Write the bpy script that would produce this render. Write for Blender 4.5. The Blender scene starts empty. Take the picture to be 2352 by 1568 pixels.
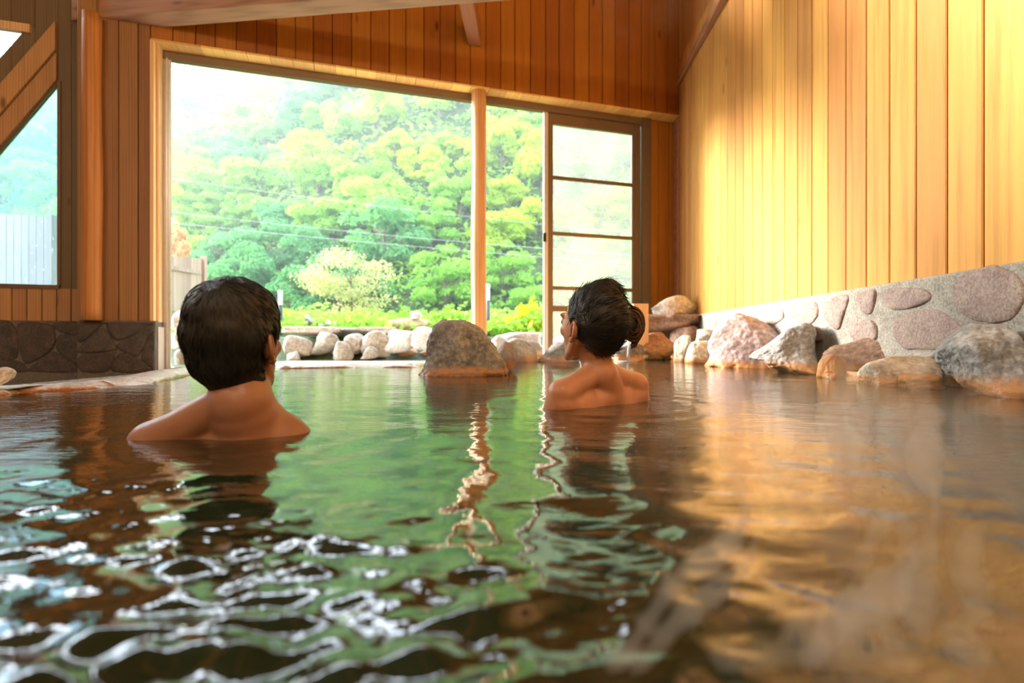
import bpy, bmesh, math, random
import numpy as np
from mathutils import Vector, Matrix, Euler, noise as mnoise

C = bpy.context.scene.collection
PI = math.pi
HC, F = 0.18, 1200.0            # camera height above the water, focal length in pixels of the 2352 px frame

# ------------------------------------------------------------------ helpers
def P(x, y, Y):
    return Vector(((x - 1176) / F * Y, Y, HC - (y - 784) / F * Y))
def XY(x, Y):
    return ((x - 1176) / F * Y, Y)

def tag(o, label=None, cat=None, group=None, kind=None):
    if label: o['label'] = label
    if cat: o['category'] = cat
    if group: o['group'] = group
    if kind: o['kind'] = kind
    return o
def link_mesh(name, me, mat, parent=None, smooth=False):
    o = bpy.data.objects.new(name, me); C.objects.link(o)
    if mat is not None:
        me.materials.append(mat)
    if parent is not None: o.parent = parent
    if smooth and len(me.polygons):
        me.polygons.foreach_set('use_smooth', [True] * len(me.polygons))
    return o
def empty(name, loc=(0, 0, 0), **kw):
    o = bpy.data.objects.new(name, None); C.objects.link(o); o.location = loc
    o.empty_display_size = 0.1
    tag(o, **kw); return o

class MB:
    """collects vertices and faces of one mesh (world coordinates unless an origin is given)"""
    def __init__(s): s.v = []; s.f = []; s.tone = []
    def add(s, verts, faces, tone=0.5):
        b = len(s.v); s.v.extend([tuple(v) for v in verts])
        for f in faces: s.f.append(tuple(b + i for i in f)); s.tone.append(tone)
    def hexa(s, p, tone=0.5):
        s.add(p, [(0, 3, 2, 1), (4, 5, 6, 7), (0, 1, 5, 4), (1, 2, 6, 5), (2, 3, 7, 6), (3, 0, 4, 7)], tone)
    def box(s, lo, hi, M=None, tone=0.5):
        x0, y0, z0 = lo; x1, y1, z1 = hi
        p = [(x0,y0,z0),(x1,y0,z0),(x1,y1,z0),(x0,y1,z0),(x0,y0,z1),(x1,y0,z1),(x1,y1,z1),(x0,y1,z1)]
        if M is not None: p = [M @ Vector(q) for q in p]
        s.hexa(p, tone)
    def tube(s, pts, rads, n=12, caps=True, tone=0.5):
        pts = [Vector(p) for p in pts]; b = len(s.v)
        if not hasattr(rads, '__len__'): rads = [rads] * len(pts)
        up = Vector((0, 0, 1)); prev = None
        for i, p in enumerate(pts):
            t = (pts[min(i + 1, len(pts) - 1)] - pts[max(i - 1, 0)]).normalized()
            if prev is None:
                a = up if abs(t.z) < 0.9 else Vector((1, 0, 0))
                u = t.cross(a).normalized()
            else:
                u = (prev - t * prev.dot(t)).normalized()
            prev = u; w = t.cross(u)
            for k in range(n):
                an = 2 * PI * k / n
                s.v.append(tuple(p + (u * math.cos(an) + w * math.sin(an)) * rads[i]))
        for i in range(len(pts) - 1):
            for k in range(n):
                a = b + i * n + k; c = b + i * n + (k + 1) % n
                s.f.append((a, c, c + n, a + n)); s.tone.append(tone)
        if caps:
            s.f.append(tuple(b + k for k in reversed(range(n)))); s.tone.append(tone)
            e = b + (len(pts) - 1) * n
            s.f.append(tuple(e + k for k in range(n))); s.tone.append(tone)
    def build(s, name, mat, parent=None, smooth=False, bevel=0, origin=None):
        me = bpy.data.meshes.new(name)
        v = s.v
        if origin is not None:
            ox, oy, oz = origin; v = [(a - ox, b - oy, c - oz) for a, b, c in v]
        me.from_pydata(v, [], s.f)
        at = me.attributes.new('tone', 'FLOAT', 'FACE')
        at.data.foreach_set('value', s.tone)
        o = link_mesh(name, me, mat, parent, smooth)
        if origin is not None: o.location = origin
        if bevel:
            m = o.modifiers.new('bevel', 'BEVEL'); m.width = bevel; m.segments = 2; m.limit_method = 'ANGLE'
        return o

# ------------------------------------------------------------------ materials
def newmat(name):
    m = bpy.data.materials.new(name); m.use_nodes = True
    nt = m.node_tree; nt.nodes.clear()
    out = nt.nodes.new('ShaderNodeOutputMaterial')
    return m, nt, out
class G:
    def __init__(s, nt): s.nt = nt
    def n(s, t, **kw):
        nd = s.nt.nodes.new(t)
        ins = kw.pop('ins', {})
        for k, v in kw.items(): setattr(nd, k, v)
        for k, v in ins.items():
            if isinstance(v, bpy.types.NodeSocket): s.nt.links.new(v, nd.inputs[k])
            else: nd.inputs[k].default_value = v
        return nd
    def math(s, op, a, b=0.0, clamp=False):
        nd = s.nt.nodes.new('ShaderNodeMath'); nd.operation = op; nd.use_clamp = clamp
        for i, v in enumerate((a, b)):
            if isinstance(v, bpy.types.NodeSocket): s.nt.links.new(v, nd.inputs[i])
            else: nd.inputs[i].default_value = v
        return nd.outputs[0]
    def mix(s, f, a, b, blend='MIX'):
        nd = s.nt.nodes.new('ShaderNodeMix'); nd.data_type = 'RGBA'; nd.blend_type = blend
        for i, v in ((0, f), (6, a), (7, b)):
            if isinstance(v, bpy.types.NodeSocket): s.nt.links.new(v, nd.inputs[i])
            else: nd.inputs[i].default_value = (*v, 1) if (i > 0 and len(v) == 3) else v
        return nd.outputs[2]
    def ramp(s, f, stops):
        nd = s.nt.nodes.new('ShaderNodeValToRGB')
        while len(nd.color_ramp.elements) < len(stops): nd.color_ramp.elements.new(0.5)
        for e, (p, c) in zip(nd.color_ramp.elements, stops):
            e.position = p; e.color = (*c, 1) if len(c) == 3 else c
        s.nt.links.new(f, nd.inputs[0]); return nd.outputs[0]
    def mapr(s, f, a, b, c=0.0, d=1.0, smooth=False):
        nd = s.nt.nodes.new('ShaderNodeMapRange')
        if smooth: nd.interpolation_type = 'SMOOTHSTEP'
        s.nt.links.new(f, nd.inputs[0])
        for i, v in enumerate((a, b, c, d)): nd.inputs[i + 1].default_value = v
        return nd.outputs[0]
    def noise(s, vec, scale, detail=4, rough=0.55):
        nd = s.n('ShaderNodeTexNoise', ins={'Scale': scale, 'Detail': detail, 'Roughness': rough})
        s.nt.links.new(vec, nd.inputs['Vector']); return nd.outputs['Fac']
    def scale(s, vec, sc):
        nd = s.n('ShaderNodeMapping'); nd.inputs['Scale'].default_value = sc
        s.nt.links.new(vec, nd.inputs['Vector']); return nd.outputs[0]
    def bump(s, h, st, dist=0.01):
        nd = s.n('ShaderNodeBump', ins={'Strength': st, 'Distance': dist}); s.nt.links.new(h, nd.inputs['Height'])
        return nd.outputs[0]
    def bsdf(s, out, **ins):
        nd = s.n('ShaderNodeBsdfPrincipled')
        for k, v in ins.items():
            key = k.replace('_', ' ')
            if isinstance(v, bpy.types.NodeSocket): s.nt.links.new(v, nd.inputs[key])
            else: nd.inputs[key].default_value = (*v, 1) if (hasattr(v, '__len__') and len(v) == 3 and key.endswith('Color')) else v
        if out is not None: s.nt.links.new(nd.outputs[0], out.inputs['Surface'])
        return nd

def wood_mat(name, base, dark, angle=0.0, rough=0.45, knots=1.0, bump=0.25, sz=1.0, axis='z', spec=0.35):
    """varnished board wood; grain runs along the axis; 'tone' is a value per board"""
    m, nt, out = newmat(name); g = G(nt)
    pos = g.n('ShaderNodeNewGeometry').outputs['Position']
    rot = g.n('ShaderNodeVectorRotate', rotation_type='Z_AXIS'); nt.links.new(pos, rot.inputs['Vector'])
    rot.inputs['Angle'].default_value = -angle
    tone = g.n('ShaderNodeAttribute', attribute_name='tone').outputs['Fac']
    off = g.n('ShaderNodeCombineXYZ'); nt.links.new(g.math('MULTIPLY', tone, 37.0), off.inputs[0])
    nt.links.new(g.math('MULTIPLY', tone, 91.0), off.inputs[2])
    v = g.n('ShaderNodeVectorMath', operation='ADD'); nt.links.new(rot.outputs[0], v.inputs[0]); nt.links.new(off.outputs[0], v.inputs[1])
    vec = v.outputs[0]
    st = {'z': (14*sz, 14*sz, 0.55*sz), 'x': (0.55*sz, 14*sz, 14*sz), 'y': (14*sz, 0.55*sz, 14*sz)}[axis]
    kst = {'z': (6*sz, 6*sz, 2.2*sz), 'x': (2.2*sz, 6*sz, 6*sz), 'y': (6*sz, 2.2*sz, 6*sz)}[axis]
    gr = g.noise(g.scale(vec, st), 2.0, 3, 0.6)
    rings = g.n('ShaderNodeTexWave', wave_type='BANDS', bands_direction='X', ins={'Scale': 1.1, 'Distortion': 5.0, 'Detail': 1.0, 'Detail Scale': 1.2})
    nt.links.new(g.scale(vec, st), rings.inputs['Vector'])
    fine = g.noise(g.scale(vec, tuple(a * 5 for a in st)), 2.0, 1.5)
    f = g.math('ADD', g.math('MULTIPLY', gr, 0.55), g.math('MULTIPLY', rings.outputs['Fac'], 0.22))
    f = g.math('ADD', f, g.math('MULTIPLY', fine, 0.2))
    f = g.mapr(f, 0.25, 0.75)
    light = tuple(min(1, b * 1.12) for b in base)
    mid = tuple(0.6 * b + 0.4 * d for b, d in zip(base, dark))
    col = g.ramp(f, [(0.0, mid), (0.45, base), (1.0, light)])
    hsv = g.n('ShaderNodeHueSaturation'); nt.links.new(col, hsv.inputs['Color'])
    nt.links.new(g.mapr(tone, 0, 1, 0.80, 1.12), hsv.inputs['Value'])
    nt.links.new(g.mapr(tone, 0, 1, 0.492, 0.507), hsv.inputs['Hue'])
    col = hsv.outputs[0]
    if knots > 0:
        vo = g.n('ShaderNodeTexVoronoi', feature='F1', ins={'Scale': 1.0, 'Randomness': 1.0}); nt.links.new(g.scale(vec, kst), vo.inputs['Vector'])
        sel = g.n('ShaderNodeSeparateColor'); nt.links.new(vo.outputs['Color'], sel.inputs[0])
        k = g.math('MULTIPLY', g.mapr(vo.outputs['Distance'], 0.05, 0.17, 1, 0, True), g.math('GREATER_THAN', sel.outputs[0], 0.72))
        col = g.mix(g.math('MULTIPLY', k, 0.75 * knots), col, dark)
    r = g.mapr(fine, 0.3, 0.7, rough - 0.08, rough + 0.1)
    nrm = g.bump(g.math('ADD', g.math('MULTIPLY', fine, 0.5), gr), bump, 0.003)
    g.bsdf(out, Base_Color=col, Roughness=r, Normal=nrm, Specular_IOR_Level=spec)
    return m

def rock_mat(name, c1, c2, c3, stain=True, zs=0.055, staincol=(0.48, 0.20, 0.05), sc=1.0, rough=0.75, world=True):
    m, nt, out = newmat(name); g = G(nt)
    pos = g.n('ShaderNodeNewGeometry').outputs['Position']
    n1 = g.noise(g.scale(pos, (sc,) * 3), 6.0, 6, 0.6)
    n2 = g.noise(g.scale(pos, (sc,) * 3), 38.0, 5, 0.65)
    n3 = g.noise(g.scale(pos, (sc,) * 3), 2.5, 2)
    col = g.ramp(g.mapr(n1, 0.3, 0.7), [(0, c1), (0.5, c2), (1, c3)])
    col = g.mix(g.mapr(n2, 0.45, 0.75, 0, 0.65), col, tuple(c * 0.35 for c in c1))
    col = g.mix(g.mapr(n2, 0.5, 0.25, 0, 0.5), col, tuple(min(1, c * 1.35) for c in c3))
    h = g.math('ADD', n1, g.math('MULTIPLY', n2, 0.5))
    rg = g.mapr(n2, 0.3, 0.7, rough - 0.12, rough + 0.1)
    if stain:
        sep = g.n('ShaderNodeSeparateXYZ'); nt.links.new(pos, sep.inputs[0])
        z = g.math('ADD', sep.outputs[2], g.math('MULTIPLY', g.math('SUBTRACT', n3, 0.5), -0.06))
        z = g.math('ADD', z, g.math('MULTIPLY', g.math('SUBTRACT', n2, 0.5), -0.03))
        s1 = g.mapr(z, zs * 0.5, zs * 1.5, 1, 0, True)
        sc2 = g.mix(g.mapr(n2, 0.35, 0.65), staincol, (0.62, 0.30, 0.09))
        col = g.mix(g.math('MULTIPLY', s1, 0.9), col, sc2)
        s2 = g.mapr(z, zs * 0.05, zs * 0.35, 1, 0, True)
        col = g.mix(g.math('MULTIPLY', s2, 0.6), col, (0.16, 0.05, 0.015))
        rg = g.math('MULTIPLY', rg, g.mapr(z, 0.0, zs * 1.2, 0.35, 1.0))
    g.bsdf(out, Base_Color=col, Roughness=rg, Normal=g.bump(h, 0.55, 0.02), Specular_IOR_Level=0.4)
    return m

def plain(name, col, rough=0.5, metal=0.0, var=0.06, sc=25, bump=0.0, spec=0.5):
    m, nt, out = newmat(name); g = G(nt)
    tc = g.n('ShaderNodeTexCoord').outputs['Object']
    nz = g.noise(tc, sc, 4)
    c = g.mix(nz, tuple(x * (1 - 2 * var) for x in col), tuple(min(1, x * (1 + 2 * var)) for x in col))
    kw = dict(Base_Color=c, Roughness=g.mapr(nz, 0.3, 0.7, rough * 0.85, min(1, rough * 1.15)), Metallic=metal, Specular_IOR_Level=spec)
    if bump: kw['Normal'] = g.bump(nz, bump, 0.004)
    g.bsdf(out, **kw); return m

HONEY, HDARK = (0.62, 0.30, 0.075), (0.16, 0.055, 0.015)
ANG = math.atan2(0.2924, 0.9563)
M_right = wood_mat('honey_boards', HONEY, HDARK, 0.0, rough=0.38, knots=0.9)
M_back = wood_mat('shaded_honey_boards', (0.40, 0.14, 0.014), (0.08, 0.022, 0.005), ANG, rough=0.42, knots=1.0)  # same wood as the right wall, its shade darkened into the colour
M_left = wood_mat('hazed_boards', (0.36, 0.19, 0.075), (0.09, 0.035, 0.012), ANG, rough=0.5, knots=1.2)  # greyed base: glare haze over the left boards put into the colour
M_left2 = wood_mat('hazed_grey_boards', (0.20, 0.145, 0.085), (0.08, 0.045, 0.025), ANG, rough=0.5, knots=1.0)  # greyer still, the glare haze is painted into the wood colour
M_apron = wood_mat('short_boards', (0.52, 0.29, 0.13), (0.12, 0.05, 0.02), ANG, rough=0.5, knots=1.0)
M_log = wood_mat('peeled_log', (0.76, 0.42, 0.17), (0.14, 0.05, 0.02), ANG, rough=0.35, knots=0.8, sz=0.8, spec=0.5)
M_post = wood_mat('orange_log', (0.56, 0.24, 0.065), (0.14, 0.05, 0.02), ANG, rough=0.4, knots=0.9, sz=0.8)
M_beam_x = wood_mat('beam_wood_across', (0.46, 0.27, 0.16), (0.06, 0.03, 0.018), -0.114, rough=0.6, knots=0.9, bump=1.0, axis='x', sz=0.9)
M_beam_y = wood_mat('beam_wood_along', (0.40, 0.18, 0.08), (0.09, 0.035, 0.02), 0.0, rough=0.6, knots=0.5, bump=0.7, axis='y', sz=0.9)
M_trim = wood_mat('pale_trim', (0.80, 0.53, 0.27), (0.25, 0.1, 0.03), ANG, rough=0.4, knots=0.4)
M_soffit = wood_mat('soffit_boards', (0.92, 0.58, 0.18), (0.4, 0.18, 0.05), ANG, rough=0.4, knots=0.3, axis='y')  # base lightened to hold the bounce light from the ledge outside
M_ceiling = wood_mat('ceiling_boards', (0.13, 0.085, 0.055), (0.03, 0.02, 0.012), 0.0, rough=0.6, knots=0.3, axis='y')
M_bronze = plain('bronze_aluminium', (0.20, 0.135, 0.085), 0.4, 0.35)
M_alu = plain('pale_aluminium', (0.62, 0.60, 0.56), 0.35, 0.5)
M_dark = plain('dark_rubber', (0.02, 0.02, 0.02), 0.5)

# ------------------------------------------------------------------ wall planes
U = Vector((0.9563, 0.2924, 0)).normalized(); N = Vector((U.y, -U.x, 0))   # along the window wall, towards the room
A_W = Vector((-3.139, 4.794, 0))
CW = -N.dot(A_W)
def sz(px, py, off=0.0):
    """pixel -> (s, z) on the window wall plane moved by off towards the room"""
    a = (px - 1176) / F
    Y = (CW - off) / -(N.x * a + N.y)
    p = Vector((a * Y, Y, 0)) - A_W
    return p.dot(U), HC - (py - 784) / F * Y
def B(s, off, z):
    p = A_W + U * s + N * off
    return Vector((p.x, p.y, z))
FO = 0.201                        # how far the room face of the wall stands in front of the window plane
S_corner = sz(1560, 784, FO)[0]
CORNER = B(S_corner, FO, 0)
VR = Vector((52 / F, 1, 0)).normalized(); NR = Vector((-VR.y, VR.x, 0))     # right wall: away from camera, towards room
def R(t, off, z):
    """t metres from the corner towards the camera along the right wall"""
    p = CORNER - VR * t + NR * off
    return Vector((p.x, p.y, z))
def tz(px, py, off=0.0):
    a = (px - 1176) / F
    c = NR.dot(CORNER) + off
    Y = c / (NR.x * a + NR.y)
    p = Vector((a * Y, Y, 0)) - CORNER
    return -p.dot(VR), HC - (py - 784) / F * Y
Z_SOF = sz(1098, 197, FO)[1]
Z_LST = sz(350, 737, FO)[1]       # top of the stone plinth, left
Z_RST = tz(1900, 675)[1]          # top of the stone plinth, right
Z_TOP = 7.3
Z_CL = (0, 6.9)              # added window band, out of view, giving the ripples bright sky to reflect
Z_FLOOR = -0.084
rnd = random.Random(5)
S_CL = sz(1180, 784, 0.2)[0]
def ZC(s): return Z_CL[1] if s > S_CL else HC + (0.672 if s > s_open0 - 0.05 else 0.672 + 0.05 * min(1.0, (s_open0 - s) / 0.6)) * B(s, FO, 0).y      # sloping foot of the added high window band, just above the view

def board(mb, fn, s0, s1, zb0, zb1, zt0, zt1, off, th, gap=0.0035, tone=None):
    """one board with chamfered long edges on plane function fn(s, off, z)"""
    tone = rnd.random() if tone is None else tone
    a, b = s0 + gap, s1 - gap; c = 0.004
    pr = [(a, off - th), (a, off - c), (a + c, off), (b - c, off), (b, off - c), (b, off - th)]
    def zz(s, z0, z1): return z0 + (z1 - z0) * (s - s0) / (s1 - s0)
    vs = [fn(s, o, zz(s, zb0, zb1)) for s, o in pr] + [fn(s, o, zz(s, zt0, zt1)) for s, o in pr]
    n = 6
    fs = [(i, (i + 1) % n, (i + 1) % n + n, i + n) for i in range(n)] + [tuple(reversed(range(n))), tuple(range(n, 2 * n))]
    mb.add(vs, fs, tone)

def slab(mb, fn, s0, s1, o0, o1, z0, z1, tone=0.5):
    mb.hexa([fn(s0, o0, z0), fn(s1, o0, z0), fn(s1, o1, z0), fn(s0, o1, z0), fn(s0, o0, z1), fn(s1, o0, z1), fn(s1, o1, z1), fn(s0, o1, z1)], tone)

# ------------------------------------------------------------------ window wall (upper boards)
s_open0 = sz(345, 784, FO)[0]            # room edge of the window reveal
w0 = sz(362, 784)[0]                     # left end of the window in its own plane
w1 = sz(1488, 784)[0]
S_endW = S_corner + 0.35
BW = 0.168
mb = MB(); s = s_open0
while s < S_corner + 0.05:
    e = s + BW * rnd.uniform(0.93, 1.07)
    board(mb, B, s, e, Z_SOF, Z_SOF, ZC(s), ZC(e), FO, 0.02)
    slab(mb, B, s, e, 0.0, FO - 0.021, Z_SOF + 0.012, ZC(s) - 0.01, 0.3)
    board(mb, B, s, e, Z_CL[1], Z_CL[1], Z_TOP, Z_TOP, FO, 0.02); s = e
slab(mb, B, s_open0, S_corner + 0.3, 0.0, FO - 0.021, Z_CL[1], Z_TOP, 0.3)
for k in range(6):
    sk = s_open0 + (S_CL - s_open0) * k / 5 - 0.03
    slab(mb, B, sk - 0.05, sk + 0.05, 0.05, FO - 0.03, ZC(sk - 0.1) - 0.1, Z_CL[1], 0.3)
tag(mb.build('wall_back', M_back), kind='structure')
# boards left of the opening
s_post = sz(190, 784, FO)[0]
mb = MB(); s = s_open0
lefts = [sz(x, 784, FO)[0] for x in (345, 317, 272, 222, 176)]
for e, b_ in zip(lefts[:-1], lefts[1:]):
    board(mb, B, b_, e, Z_LST, Z_LST, ZC(b_), ZC(e), FO, 0.02); slab(mb, B, b_, e, 0.0, FO - 0.021, Z_LST, ZC(b_) - 0.01, 0.2); board(mb, B, b_, e, Z_CL[1], Z_CL[1], Z_TOP, Z_TOP, FO, 0.02)
slab(mb, B, lefts[-1], s_open0, 0.0, FO - 0.021, Z_CL[1], Z_TOP, 0.2)
tag(mb.build('wall_back_left', M_left), kind='structure')
# stone plinth under it is made further down (flagstones)

# reveal boards: soffit and left jamb
mb = MB(); s = s_open0
while s < S_corner + 0.02:
    e = min(s + 0.19 * rnd.uniform(0.95, 1.05), S_corner + 0.04)
    t = rnd.random()
    slab(mb, B, s + 0.002, e - 0.002, 0.0, FO, Z_SOF - 0.018, Z_SOF - 0.001, t); s = e
tag(mb.build('trim_1', M_soffit), kind='structure')
mb = MB()
slab(mb, B, s_open0 - 0.002, s_open0 + 0.03, 0.02, FO + 0.012, Z_LST - 0.05, Z_SOF - 0.018, 0.8)
slab(mb, B, s_open0 + 0.03, s_open0 + 0.05, 0.0, FO - 0.05, Z_LST - 0.05, Z_SOF - 0.018, 0.7)
tag(mb.build('trim_2', M_trim, bevel=0.004), kind='structure')
# stub wall right of the window with short boards
mb = MB(); xs = [1488, 1513, 1538, 1585]
ss = [sz(x, 784, 0.03)[0] for x in xs]
for a, b_ in zip(ss[:-1], ss[1:]):
    board(mb, B, a, b_, 0.40, 0.40, Z_SOF - 0.018, Z_SOF - 0.018, 0.03, 0.03)
slab(mb, B, ss[0], ss[-1], -0.12, 0.0, -0.2, Z_SOF, 0.4)
tag(mb.build('wall_back_right', M_back), kind='structure')
mb = MB()
t0 = 0.0
mb.hexa([R(-0.22, 0.0, -0.1), R(0.03, 0.0, -0.1), R(0.03, 0.03, -0.1), R(-0.22, 0.03, -0.1),
         R(-0.22, 0.0, Z_SOF - 0.02), R(0.03, 0.0, Z_SOF - 0.02), R(0.03, 0.03, Z_SOF - 0.02), R(-0.22, 0.03, Z_SOF - 0.02)], 0.3)
tag(mb.build('trim_3', M_beam_y, bevel=0.003), kind='structure')

# ------------------------------------------------------------------ left part of the window wall, with the braced window
g0 = lambda x, y: sz(x, y, 0.0)
wl_r = g0(133, 655)                       # lower right corner of the glass
XL = -700
s_far = g0(-60, 784)[0] - 2.3
slope_pt = [g0(14, 325), g0(120, 201)]    # lower edge of the brace
m_slope = (slope_pt[1][1] - slope_pt[0][1]) / (slope_pt[1][0] - slope_pt[0][0])
def zline(px, py):
    s0, z0 = g0(px, py)
    return lambda s: z0 + m_slope * (s - s0)
L_glass, L_groove, L_up, L_tri = zline(14, 325), zline(14, 258), zline(14, 191), zline(14, 115)
z_sill, z_tritop = wl_r[1], g0(40, 74)[1]
s_r = wl_r[0]
mb = MB()
bounds = [g0(x, 784)[0] for x in (196, 164, 133)]
for e, b_ in zip(bounds[:-1], bounds[1:]):
    board(mb, B, b_, e, z_sill - 0.04, z_sill - 0.04, ZC(b_), ZC(e), 0.0, 0.02, gap=0.0005)
s = s_r; s_low = s_r - (L_glass(s_r) - z_sill) / m_slope
while s > s_far:
    b_ = s - 0.165
    # band of boards between the brace and the upper light
    lo0, lo1 = L_up(b_), L_up(s); hi0, hi1 = L_tri(b_), L_tri(s)
    if lo1 > z_sill:
        board(mb, B, b_, s, max(lo0, z_sill), lo1, hi0 if hi0 < z_tritop else ZC(b_), hi1 if hi0 < z_tritop else ZC(s), -0.006, 0.02, gap=0.0005)
    if hi0 < z_tritop:
        board(mb, B, b_, s, z_tritop + 0.07, z_tritop + 0.07, ZC(b_), ZC(s), 0.0, 0.02, gap=0.0005)
    s = b_
tag(mb.build('wall_left_back', M_left2), kind='structure')
mb = MB()
def rail(s0, s1, o0, o1, n=1):
    for i in range(n):
        a, b_ = s0 + (s1 - s0) * i / n, s0 + (s1 - s0) * (i + 1) / n
        za, zb_ = ZC(a), ZC(b_)
        mb.hexa([B(a, o0, za - 0.03), B(b_, o0, zb_ - 0.03), B(b_, o1, zb_ - 0.03), B(a, o1, za - 0.03), B(a, o0, za + 0.07), B(b_, o0, zb_ + 0.07), B(b_, o1, zb_ + 0.07), B(a, o1, za + 0.07)], 0.5)
rail(s_open0, S_CL - 0.01, -0.02, FO + 0.02); rail(lefts[-1], s_open0, -0.02, FO + 0.02, 4); rail(s_far, lefts[-1], -0.04, 0.04, 4)
tag(mb.build('trim_8', M_beam_x), kind='structure')
mb = MB(); s = sz(196, 784, 0.02)[0]
while s > s_far:
    board(mb, B, s - 0.105, s, Z_LST, Z_LST, z_sill - 0.03, z_sill - 0.03, 0.02, 0.03); s -= 0.105
slab(mb, B, s_far, sz(196, 784)[0], -0.12, -0.012, -0.3, z_sill - 0.035, 0.3)
tag(mb.build('wall_left_apron', M_apron), kind='structure')
# diagonal brace and frame of the window
def diag(mb, la, lb, o0, o1, s0, s1, tone):
    mb.hexa([B(s0, o0, la(s0)), B(s1, o0, la(s1)), B(s1, o1, la(s1)), B(s0, o1, la(s0)),
             B(s0, o0, lb(s0)), B(s1, o0, lb(s1)), B(s1, o1, lb(s1)), B(s0, o1, lb(s0))], tone)
win = empty('window_1', B(s_r, 0, z_sill), kind='structure')
def child(mb, name, mat, par, **k):
    o = mb.build(name, mat, None, **k)
    bpy.context.view_layer.update()
    o.parent = par; o.matrix_parent_inverse = Matrix.Translation(-par.location) if par.rotation_euler.z == 0 else par.matrix_world.inverted()
    return o
mb = MB()
diag(mb, L_groove, L_up, -0.02, 0.05, s_low - 0.3, s_r, 0.9)
child(mb, 'diagonal_brace', M_apron, win, bevel=0.004)
mb = MB(); diag(mb, L_glass, lambda s: L_groove(s) - 0.012, -0.02, 0.03, s_low - 0.1, s_r, 0.6)
child(mb, 'lower_brace', M_apron, win, bevel=0.004)
mb = MB()
slab(mb, B, s_far, s_r + 0.02, -0.03, 0.03, z_sill - 0.035, z_sill)
slab(mb, B, s_r, s_r + 0.025, -0.03, 0.015, z_sill, L_glass(s_r))
diag(mb, lambda s: L_glass(s) - 0.02, L_glass, -0.04, 0.0, s_low, s_r, 0.5)
child(mb, 'window_frame', M_bronze, win)
mb = MB(); slab(mb, B, s_far, g0(72, 52)[0], -0.02, 0.03, z_tritop, z_tritop + 0.07, 0.8)
child(mb, 'head_board', M_trim, win)

# ------------------------------------------------------------------ glass
def glass_mat(name, fog, tint=(0.93, 0.97, 0.95), streak=0.0):
    m, nt, out = newmat(name); g = G(nt)
    tc = g.n('ShaderNodeNewGeometry').outputs['Position']
    tr = g.n('ShaderNodeBsdfTransparent', ins={'Color': (*tint, 1)})
    gl = g.n('ShaderNodeBsdfGlossy', ins={'Roughness': 0.02})
    fr = g.n('ShaderNodeFresnel', ins={'IOR': 1.45})
    mx = g.n('ShaderNodeMixShader'); nt.links.new(fr.outputs[0], mx.inputs[0]); nt.links.new(tr.outputs[0], mx.inputs[1]); nt.links.new(gl.outputs[0], mx.inputs[2])
    tl = g.n('ShaderNodeBsdfTranslucent', ins={'Color': (0.86, 0.93, 0.9, 1)})
    df = g.n('ShaderNodeBsdfDiffuse', ins={'Color': (0.8, 0.85, 0.82, 1)})
    ms = g.n('ShaderNodeMixShader', ins={0: 0.35}); nt.links.new(tl.outputs[0], ms.inputs[1]); nt.links.new(df.outputs[0], ms.inputs[2])
    nz = g.noise(g.scale(tc, (1, 1, 0.5)), 3.0, 4)
    spk = g.noise(g.scale(tc, (60, 60, 25)), 1.0, 2)
    f = g.mapr(nz, 0.3, 0.7, fog * 0.75, fog * 1.2)
    f = g.math('ADD', f, g.math('MULTIPLY', g.mapr(spk, 0.66, 0.72), streak), True)
    m2 = g.n('ShaderNodeMixShader'); nt.links.new(f, m2.inputs[0]); nt.links.new(mx.outputs[0], m2.inputs[1]); nt.links.new(ms.outputs[0], m2.inputs[2])
    nt.links.new(m2.outputs[0], out.inputs['Surface'])
    return m
M_glassfog = glass_mat('steamed_glass', 0.12, streak=0.12)
M_glassblue = glass_mat('splashed_glass', 0.05, (0.62, 0.80, 0.90), 0.2)
mb = MB(); slab(mb, B, s_far, s_r, -0.03, -0.025, z_sill, z_tritop + 0.03)
child(mb, 'window_pane', M_glassblue, win)

# sliding window: frame, left stacked sash, right sash with glazing bars
wz0, wz1 = Z_FLOOR, Z_SOF - 0.018
w_top = sz(1240, 258)[1]
slid = empty('window_2', B(w0, 0, wz0), kind='structure')
mb = MB()
hh = wz1 - w_top
for k in range(5):
    o = 0.05 - 0.022 * k
    slab(mb, B, w0, w1, o - 0.009, o, w_top + 0.004 * k, wz1, 0.5)
slab(mb, B, w0, w1, -0.06, 0.045, w_top + 0.035, wz1, 0.5)
child(mb, 'head_track', M_bronze, slid)
mb = MB(); slab(mb, B, w0, w1, -0.05, 0.07, wz0 - 0.03, wz0 + 0.012)
for k in range(3): slab(mb, B, w0, w1, 0.045 - 0.04 * k, 0.05 - 0.04 * k, wz0 + 0.012, wz0 + 0.025)
child(mb, 'sill_track', M_alu, slid)
mb = MB(); slab(mb, B, w0, w0 + 0.035, -0.06, 0.06, wz0, wz1)
slab(mb, B, sz(1470, 784)[0], w1 + 0.01, -0.06, 0.06, 0.3, wz1)
child(mb, 'window_frame', M_bronze, slid)
sxa, sxb = sz(372, 784, 0.02)[0], sz(394, 784, 0.02)[0]
mb = MB()
slab(mb, B, sxa, sxb, 0.015, 0.045, wz0, w_top + 0.01)
slab(mb, B, sxb - 0.035, sxb - 0.02, 0.045, 0.055, wz0, w_top + 0.01)
child(mb, 'stacked_sash', M_alu, slid, bevel=0.003)
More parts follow.
